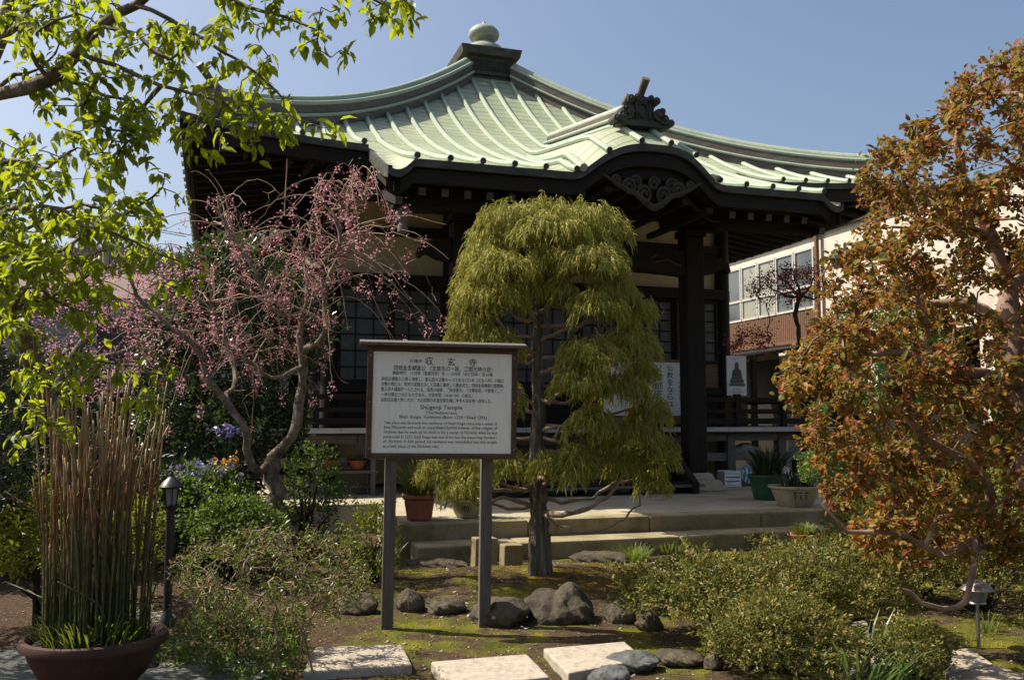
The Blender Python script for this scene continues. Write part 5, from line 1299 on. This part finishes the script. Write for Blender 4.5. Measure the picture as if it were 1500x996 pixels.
# little cypress in the bonsai bowl
bo = Vector(BON.location); b = MB(); b.tube([(0, 0, .18), (.03, 0, .30), (-.03, .02, .40), (-.02, 0, .50)], [.03, .024, .02, .012], 8); b.tube([(.0, 0, .34), (-.14, 0, .40), (-.24, 0, .42)], [.014, .01, .006], 6); b.build('trunk', M['bark_grey'], BON, smooth=True)
P = np.concatenate([rng.normal(size=(260, 3)) * np.array([.10, .10, .035]) + np.array(c_) for c_ in ((0, 0, .53), (-.24, 0, .46), (.16, 0, .44), (-.08, -.08, .40))]); n = len(P)
leaf_obj('foliage', [(P, rnd(n, .5) + np.array([0, 0, -.7]), rnd(n), rng.uniform(.05, .12, n), .012, LEAF4, 0)], [M['leaf_fine']], BON)

# ---- clipped azaleas and other mounds
def mound(name, label, c, r, nleaf, L, mat, group=None, cat='shrub', lumps=26, asp=.45, stems=True, under=.35, seed=1, tip=None, extra=None, mats2=None):
    rs = np.random.default_rng(seed); c = np.array(c[:] if not isinstance(c, tuple) else c, float); r = np.array(r)
    ld = unit(rs.normal(size=(lumps, 3)) + np.array([0, 0, .4])); la = rs.uniform(-.26, .24, lumps); lw = rs.uniform(.16, .42, lumps)
    n = nleaf // 6
    d = unit(rs.normal(size=(n * 2, 3))); d = d[d[:, 2] > -under][:n]; n = len(d)
    k = 1 + sum(la[i] * np.exp(-((1 - d @ ld[i]) / lw[i] ** 2) * 2.2) for i in range(lumps)) + .045 * np.sin(d[:, 0] * 13 + seed) * np.cos(d[:, 1] * 15 + d[:, 2] * 12)
    k = k * np.where(rs.random(n) < .66, rs.uniform(.90, 1.05, n), rs.uniform(.60, .94, n))
    o = thing(name, label, cat, (c[0], c[1], 0), group=group)
    P = d * r * k[:, None] + np.array([0, 0, c[2]]); P = P[P[:, 2] > .03]; d = d[:len(P)] if len(P) == n else unit((P - np.array([0, 0, c[2]])) / r)
    ns_ = max(6, n // 45); si = rs.integers(0, len(P), ns_); sh_ = []
    for i_ in si:
        dv_ = unit(d[i_] + rs.normal(size=3) * .45 + UP * .45)
        for q_ in range(5): sh_.append((P[i_] + dv_ * L * (.6 + q_ * .75), d[i_]))
    P = np.concatenate([P, np.array([a_[0] for a_ in sh_])]); d = np.concatenate([d, np.array([a_[1] for a_ in sh_])])
    m_ = len(P); PP = np.repeat(P, 6, 0) + rs.normal(size=(m_ * 6, 3)) * L * .45; dd = np.repeat(d, 6, 0)
    D = unit(dd * .55 + rs.normal(size=(m_ * 6, 3)) * .65 + UP * .25); N = unit(dd * .5 + rs.normal(size=(m_ * 6, 3)) * .5 + UP * .5); LL = L * rs.uniform(.6, 1.2, m_ * 6)
    gs = [(PP, D, N, LL, LL * asp, LEAF4, 0)]
    leaf_obj('foliage', gs, [mat], o)
    if stems:
        b = MB()
        for i in range(10):
            q = P[rs.integers(0, m_)] * .85; a0 = rs.normal(size=2) * .06; zb = max(.0, c[2] - r[2])
            b.tube([(a0[0], a0[1], -.03), (a0[0] * .5 + q[0] * .35, a0[1] * .5 + q[1] * .35, zb * .5 + q[2] * .4), tuple(q)], [.02, .014, .005], 6)
        b.build('stem', M['bark_dark'], o, smooth=True)
    return o
az = 'clipped azaleas in the right foreground'
def wpt(px, py, d): q = W(px, py, d); return (q.x, q.y, q.z)
mound('azalea', 'long low clipped azalea whose left tip meets the granite slab', wpt(1070, 868, 6.7), (.74, .60, .25), 12500, .038, M['leaf_azalea'], az, seed=3)
mound('azalea', 'taller clipped azalea under the lowest bronze branches', wpt(1215, 860, 6.9), (.56, .60, .28), 10500, .038, M['leaf_azalea'], az, seed=5)
mound('azalea', 'lower front azalea at the bottom edge beside the strap leaves', wpt(1140, 940, 5.85), (.44, .40, .28), 8500, .036, M['leaf_azalea'], az, seed=7)
mound('azalea', 'small round azalea right of the strap-leaved clump', wpt(1335, 955, 5.7), (.20, .24, .16), 3400, .031, M['leaf_azalea'], az, seed=9)
hz_ = 'rounded shrubs behind the bare earth'
mound('azalea_hedge', 'broad azalea mound behind the solar light', wpt(1440, 830, 7.6), (.75, .6, .52), 12000, .036, M['leaf_azalea'], hz_, seed=11)
mound('azalea_hedge', 'azalea mound half hidden by the lowest bare branch', wpt(1330, 800, 8.2), (.70, .6, .55), 11000, .036, M['leaf_azalea'], hz_, seed=13)
mound('azalea_hedge', 'yellowish azalea mound at the right edge under the bronze tree', wpt(1540, 780, 8.3), (.8, .7, .75), 13000, .034, M['leaf_yellow'], hz_, seed=15)
mound('yellow_shrub', 'yellow-green shrub behind the planter at the landing end', wpt(1325, 735, 9.4), (.62, .5, .42), 9000, .040, M['leaf_yellow'], None, seed=17)
mound('bright_shrub', 'light bright green feathery shrub beside the cream planter', wpt(1235, 688, 10.2), (.42, .4, .34), 9000, .034, M['leaf_bright'], None, seed=19)
mound('yellow_shrub', 'tall bright green shrub between the bronze leaves and cream wall', wpt(1290, 560, 10.6), (.75, .6, .95), 12000, .055, M['leaf_bright'], None, seed=21)
mound('yellow_shrub', 'sunlit yellow-green shrub left of the horsetail bowl', wpt(75, 800, 6.6), (.34, .3, .42), 2600, .06, M['leaf_yellow'], None, seed=23)
mound('yellow_shrub', 'small yellow-green shrub seen through the horsetail stems', wpt(150, 790, 7.6), (.45, .4, .40), 2400, .06, M['leaf_yellow'], None, seed=24)
mound('camellia', 'dark glossy camellia bush with red flowers behind the weeping cherry', wpt(335, 500, 10.9), (.95, .8, 1.15), 15000, .085, M['leaf_glossy'], None, asp=.5, seed=25, lumps=16)
cam_o = [o for o in COL.objects if o.name.startswith('camellia')][0]
cpos = np.array(wpt(335, 500, 10.9)); d = unit(rnd(46) + np.array([0, -1.2, .1])); P = d * np.array([.95, .8, 1.15]) * 1.02 + np.array([0, 0, cpos[2]]); P = np.repeat(P, 9, 0) + rnd(46 * 9, .014)
leaf_obj('blossoms', [(P, rnd(len(P)), rnd(len(P)), .04, .04, LEAF4, 0)], [M['petal_red']], cam_o)
mound('camellia', 'second glossy bush filling the bed under the camellia', wpt(330, 640, 10.3), (.85, .5, .55), 8000, .075, M['leaf_glossy'], None, asp=.5, seed=27)
mound('leafy_plant', 'bright green leafy bed plant below the violet flowers', wpt(305, 750, 8.9), (.50, .38, .42), 3600, .055, M['leaf_bright'], None, asp=.45, under=.95, seed=29)
mound('leafy_plant', 'bright green leafy plant under the cherry trunk', wpt(345, 765, 8.5), (.42, .3, .22), 2200, .055, M['leaf_bright'], None, asp=.45, under=.95, seed=31)
mound('leafy_plant', 'green leafy shrub between cherry trunk and slatted bench', wpt(455, 715, 9.7), (.30, .28, .42), 2200, .05, M['leaf_bright'], None, asp=.45, under=.95, seed=33)
mound('leafy_plant', 'pale yellow-green shrub beside the left sign post', wpt(545, 790, 8.6), (.24, .22, .34), 1600, .045, M['leaf_yellow'], None, asp=.45, under=.95, seed=35)
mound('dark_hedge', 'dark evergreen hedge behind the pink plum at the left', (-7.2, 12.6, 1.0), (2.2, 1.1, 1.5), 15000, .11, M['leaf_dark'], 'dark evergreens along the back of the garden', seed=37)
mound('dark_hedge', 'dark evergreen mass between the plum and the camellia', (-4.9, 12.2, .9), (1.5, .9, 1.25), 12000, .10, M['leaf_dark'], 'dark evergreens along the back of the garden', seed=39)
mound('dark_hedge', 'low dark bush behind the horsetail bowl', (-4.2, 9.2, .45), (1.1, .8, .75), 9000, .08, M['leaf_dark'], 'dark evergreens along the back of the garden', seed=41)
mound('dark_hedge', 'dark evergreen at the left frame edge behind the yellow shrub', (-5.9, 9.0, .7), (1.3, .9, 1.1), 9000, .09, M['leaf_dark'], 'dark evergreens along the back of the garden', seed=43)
mound('dark_hedge', 'tall dark evergreen added at the left frame edge to shade the bowl', (-4.4, 6.15, 1.3), (1.02, .95, 1.6), 10000, .07, M['leaf_dark'], 'dark evergreens along the back of the garden', seed=47)  # mostly out of view, added to cast shade over the bowl and left foreground
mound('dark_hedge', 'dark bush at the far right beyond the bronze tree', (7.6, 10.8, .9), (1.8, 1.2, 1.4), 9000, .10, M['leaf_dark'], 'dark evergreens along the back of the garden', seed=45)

# violet and orange pansies above the bright plants
for nm, lab, c_, r_, mt, k in (('pansies', 'violet pansies at the foot of the camellia', (300, 688, 8.9), (.30, .16, .07), 'petal_violet', 90), ('pansies', 'orange pansies beside the violet ones', (340, 676, 8.95), (.10, .08, .05), 'petal_orange', 26), ('pansies', 'upper violet pansies against the dark camellia', (332, 630, 9.3), (.14, .08, .05), 'petal_violet', 34)):
    q = W(*c_); P = rng.normal(size=(k, 3)) * np.array(r_) * .6; P = np.repeat(P, 5, 0) + rnd(k * 5, .008)
    o = thing(nm, lab, 'flowers', q, group='pansies in the left bed'); leaf_obj('blossoms', [(P, rnd(len(P)), rnd(len(P)), .028, .030, LEAF4, 0)], [M[mt]], o)
    b = MB(); 
    for i in range(12): a_ = P[i * 5]; b.tube([(a_[0] * .6, a_[1] * .6, -q.z), tuple(a_)], .004, 4)
    b.build('stem', M['reed'], o)

# ---- dry twiggy shrub in the left foreground
so_ = Vector((-1.35, 5.75, 0)); ds = thing('dry_shrub', 'dry twiggy shrub of small brown leaves beside the left granite slab', 'shrub', so_); sk = Skel()
for i in range(9):
    a_ = Vector((rng.uniform(-.50, .20), rng.uniform(-.25, .3), 0)); sk.limb([so_ + a_ * .8 + Vector((0, 0, -.03)), so_ + a_ + Vector((rng.normal() * .03, 0, .18)), so_ + a_ * 1.3 + Vector((rng.normal() * .06, rng.normal() * .05, .40))], .009, .006)
att = in_poly([(245, 830), (300, 790), (380, 765), (450, 775), (520, 800), (548, 850), (515, 890), (450, 930), (415, 985), (330, 990), (270, 940)], 330, 5.3, 6.5)
att = att[att[:, 2] > .05]; new = sk.reach(att, .07, .02, .15)
b = MB(); sk.tubes(b, .0034, .38); b.v = [tuple(Vector(q) - so_) for q in b.v]; b.build('stem', M['twig'], ds, smooth=True)
P, D = path_pts(sk, new, 30, .2, .028); P = P - np.array(so_); n = len(P); L = rng.uniform(.014, .034, n)
gr = rng.random(n) < .3; dd_ = D * .3 + rnd(n, .7); nn_ = rnd(n, .6) + UP * .6
leaf_obj('foliage', [(P[~gr], dd_[~gr], nn_[~gr], L[~gr], L[~gr] * .5, LEAF4, 0), (P[gr], dd_[gr], nn_[gr], L[gr] * 1.25, L[gr] * .6, LEAF4, 1)], [M['leaf_dry'], M['leaf_bright']], ds)
mound('leafy_plant', 'green undergrowth plant inside the dry shrub', (-1.75, 5.9, .12), (.45, .35, .20), 1700, .045, M['leaf_bright'], None, asp=.5, under=.95, seed=51, stems=False)
mound('leafy_plant', 'green leaves at the foot of the dry shrub by the granite slab', (-1.55, 5.5, .08), (.22, .2, .12), 380, .055, M['leaf_bright'], None, asp=.5, under=.95, seed=53, stems=False)

# small red maple in front of the cream house
mo = T(6.2, -3.2, 0); mp = thing('red_maple', 'small red-leaved maple in front of the house windows', 'tree', mo); sk = Skel()
k0 = sk.limb([mo + Vector((0, 0, 0))] + w3([(1178, 560, 15.2), (1172, 500, 15.2), (1165, 460, 15.2), (1172, 435, 15.2)]), .06, .035)
for e_ in ((1140, 400), (1195, 400), (1125, 420), (1205, 430), (1160, 395)): sk.limb([sk.p[k0[-1]]] + w3([((1172 + e_[0]) / 2 + 4, (435 + e_[1]) / 2 + 6, 15.1), (*e_, 15)]), .026, .009, k0[-1])
att = np.concatenate([in_poly([(1100, 405), (1140, 390), (1215, 395), (1220, 440), (1150, 450), (1095, 440)], 60, 14.5, 15.8), in_poly([(1065, 490), (1130, 485), (1130, 510), (1065, 512)], 22, 14.6, 15.4)])
new = sk.reach(att, .15, .03, .15); b = MB(); sk.tubes(b, .0035, .4); b.v = [tuple(Vector(q) - mo) for q in b.v]; b.build('trunk', M['bark_dark'], mp, smooth=True)
P, D = path_pts(sk, new, 34, .2, .08); n = len(P); leaf_obj('crown', [(P - np.array(mo), rnd(n), rnd(n, .5) + UP, rng.uniform(.03, .06, n), .03, LEAF4, 0)], [M['leaf_maple']], mp)

# ---- grasses, strap leaves, ferns
def clump(name, label, loc, n, r, L, w, mat, cat='plant', lean=.8, group=None):
    o = thing(name, label, cat, loc, group=group); blades('leaves', n, r, L, w, M[mat], o, -.02, lean); return o
g = G(1255, 1000, 0); clump('strap_leaf_clump', 'clump of long blue-green strap leaves at the bottom right', (g.x, g.y, 0), 60, .20, .42, .020, 'leaf_blade', lean=1.1)
g = G(1340, 1000, 0); clump('strap_leaf_clump', 'smaller strap-leaved clump left of the grey path slab', (g.x, g.y, 0), 16, .12, .34, .016, 'leaf_blade', lean=1.0)
g = G(545, 850, 0); clump('iris_clump', 'upright dark green blades left of the sign post', (g.x, g.y, 0), 90, .20, .42, .016, 'leaf_bright', lean=.55)
g = G(500, 800, .05); clump('iris_clump', 'green blades in the shaded bed under the bench', (g.x, g.y, 0.05), 60, .25, .34, .014, 'leaf_bright', lean=.7)
g = G(925, 815, .05); clump('grass_clump', 'bright grass tuft below the lower step', (g.x, g.y, .05), 260, .20, .18, .010, 'leaf_grass', lean=1.0)
g = G(975, 802, .05); clump('grass_clump', 'half shaded grass strip along the lower step', (g.x, g.y, .05), 260, .3, .16, .010, 'leaf_grass', lean=1.0)
g = G(892, 832, .05); clump('grass_clump', 'small grass tuft on the mossy slope', (g.x, g.y, .05), 120, .10, .12, .008, 'leaf_grass', lean=1.0)
g = G(1448, 925, 0); clump('grass_clump', 'little green blades beside the solar light', (g.x, g.y, 0), 30, .08, .16, .010, 'leaf_grass', lean=.8)
g = G(575, 745, .2); clump('fern', 'pale fern fronds against the terrace edge', (g.x - .5, g.y, .15), 70, .2, .32, .035, 'leaf_yellow', lean=1.1)

n = 3000; x = rng.uniform(-4, 4.5, n); y = rng.uniform(4.4, 10, n); P = np.array([(a, b, gz(a, b) + .002) for a, b in zip(x, y)])
PV_ = []; PF_ = []; oc = np.array([(1, 0, 0), (-1, 0, 0), (0, 1, 0), (0, -1, 0), (0, 0, .7), (0, 0, -.7)]); of = np.array([(0, 2, 4), (2, 1, 4), (1, 3, 4), (3, 0, 4), (2, 0, 5), (1, 2, 5), (3, 1, 5), (0, 3, 5)])
sz = rng.uniform(.004, .012, n) * np.where(rng.random(n) < .05, 2, 1); jit = rng.uniform(.6, 1.3, (n, 6, 1))
V_ = P[:, None] + oc[None] * jit * sz[:, None, None]
tag(np_mesh('pebbles', V_.reshape(-1, 3), [(of[None] + (np.arange(n) * 6)[:, None, None]).reshape(-1, 3)], M['flag'], None, True), 'small pebbles and grit lying on the bare soil', 'pebbles', kind='stuff')
# ground litter: moss tufts, dead leaves, white petals
n = 26000; x = rng.uniform(-4, 4.2, n); y = rng.uniform(4.6, 10.2, n)
keep = np.array([vnoise(a * 1.3 + 3, b * 1.2) > -.05 for a, b in zip(x, y)]); x, y = x[keep], y[keep]; n = len(x)
P = np.array([(a, b, gz(a, b) - .004) for a, b in zip(x, y)]); D = rnd(n, .5); D[:, 2] = 1
tag(leaf_obj('moss_tufts', [(P, D, rnd(n), rng.uniform(.008, .026, n), .005, LEAF4, 0)], [leafmat('moss_blade', [(.0, (.045, .05, .01)), (.45, (.11, .12, .018)), (.75, (.18, .15, .022)), (.95, (.22, .12, .02))], (.3, .28, .03), .3, .7, .1)], None), 'short moss and grass tufts on the bare ground', 'moss', kind='stuff')
n = 5200; x = rng.uniform(-4, 4.5, n); y = rng.uniform(4.4, 10.2, n); P = np.array([(a, b, gz(a, b) + .006) for a, b in zip(x, y)])
tag(leaf_obj('fallen_leaves', [(P, rnd(n) * np.array([1, 1, .25]), rnd(n, .25) + UP, rng.uniform(.010, .034, n), .013, LEAF4, 0)], [leafmat('dead_leaf', [(.0, (.06, .035, .018)), (.5, (.14, .085, .045)), (.95, (.26, .18, .10))], (.3, .2, .1), .15, .8, .1)], None), 'brown fallen leaves scattered on the ground', 'leaves', kind='stuff')
for i, (px, py) in enumerate(((733, 861), (683, 886), (700, 893), (768, 917), (686, 899), (655, 846))):
    g = G(px, py, .02); o = leaf_obj('white_petal', [(np.zeros((4, 3)) + rnd(4, .006), np.array([(1, 0, .3), (-1, .2, .3), (0, 1, .3), (.1, -1, .3)]), np.tile(UP, (4, 1)), .024, .02, LEAF4, 0)], [M['petal_white']], None); o.location = (g.x, g.y, gz(g.x, g.y) + .012)
    tag(o, 'fallen white flower on the mossy ground between the posts and rocks', 'flower', 'fallen white flowers')
